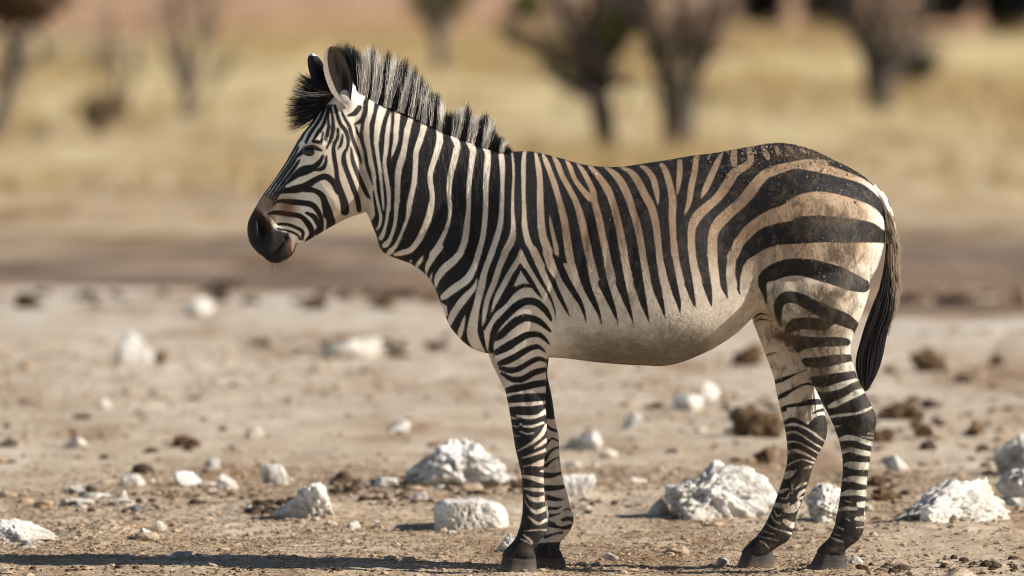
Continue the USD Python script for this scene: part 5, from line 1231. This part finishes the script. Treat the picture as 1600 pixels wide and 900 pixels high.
def settle(pieces):
    """Sets loose pieces, built on the level plane, down on the uneven ground."""
    c = np.array([v.mean(0) for v, _ in pieces])
    return [(v + [0, 0, z], f) for (v, f), z in zip(pieces, ground_height(c[:, 0], c[:, 1]))]


r = np.random.default_rng(23)
clods = []
cs = trimesh.creation.icosphere(2, 1.0)
cvv, cff = np.array(cs.vertices), np.array(cs.faces)
for px0, px1, py0, py1, n, size in ((385, 470, 788, 803, 30, .020), (520, 650, 752, 775, 50, .018), (560, 700, 780, 800, 30, .012), (640, 830, 752, 772, 45, .018), (110, 240, 768, 800, 22, .014), (240, 420, 765, 790, 26, .014), (1180, 1330, 800, 850, 24, .010), (1240, 1420, 880, 899, 34, .012), (1470, 1600, 872, 899, 22, .016), (850, 1000, 775, 800, 16, .010), (1380, 1420, 730, 790, 14, .016), (0, 1600, 452, 482, 46, .05), (380, 700, 530, 552, 16, .03), (0, 1600, 560, 740, 50, .018), (1100, 1600, 600, 720, 40, .026), (0, 700, 660, 720, 14, .016), (0, 600, 885, 899, 40, .008)):
    for _ in range(int(2.6 * n)):
        g = on_ground(r.uniform(px0, px1), (py0 + py1) / 2 + (py1 - py0) / 2 * np.clip(r.normal(0, 0.5), -1, 1))
        s = 0.55 * size * r.gamma(3.0, 0.33)
        k_ = 1 + 0.7 * (fbm(cvv * 1.7 + r.uniform(0, 40, 3), 3, 2) - 0.5)
        clods.append((cvv * k_[:, None] * [s * r.uniform(0.8, 1.4), s, s * r.uniform(0.6, 1.0)] + g + [0, 0, s * 0.1], cff))
clods = settle(clods)
clod_mat = mat("dark_clods", {"g": ("geometry", {}), "r": ("rgb_ramp", {"ramp": [(0.0, (.06, .04, .026)), (0.5, (.17, .115, .07)), (1.0, (.36, .26, .165))]}), "n": ("noise_texture", {"scale": 90.0, "detail": 4.0}), "bp": ("bump", {"strength": 0.8, "distance": 0.01}), "p": ("principled_bsdf", {"roughness": 0.95, "specular_ior_level": 0.1})}, [("g.random_per_island", "r.fac"), ("r.color", "p.base_color"), ("g.position", "n.vector"), ("n.fac", "bp.height"), ("bp.normal", "p.normal")])
tag(put("dung_crumbs", join(clods), clod_mat, smooth=True), "crumbled dark dung and clods between the stones", "litter", kind="stuff")

r = np.random.default_rng(29)
chips = []
cs = trimesh.creation.icosphere(1, 1.0)
cvv, cff = np.array(cs.vertices), np.array(cs.faces)
for px0, px1, foot in ((676, 797, 826), (630, 800, 764), (422, 527, 804), (1036, 1228, 802), (1256, 1356, 818), (1400, 1592, 816), (0, 92, 846), (177, 241, 571), (870, 960, 720), (880, 930, 780), (180, 460, 765), (90, 210, 790), (500, 596, 562), (1540, 1600, 790), (960, 1130, 660)):
    for _ in range(16):
        g = on_ground((px0 + px1) / 2 + (px1 - px0) * 0.75 * r.normal(0, 0.6), foot + r.normal(0, 9))
        s = 0.011 * r.gamma(2.0, 0.5)
        chips.append((cvv * r.uniform(0.7, 1.2, (len(cvv), 1)) * [s * r.uniform(0.8, 1.7), s * r.uniform(0.8, 1.4), s * r.uniform(0.4, 0.8)] + g + [0, 0, s * 0.15], cff))
tag(put("limestone_chips", join(settle(chips)), rock_mat, smooth=False), "small white limestone chips around the foot of the rocks", "gravel", kind="stuff")
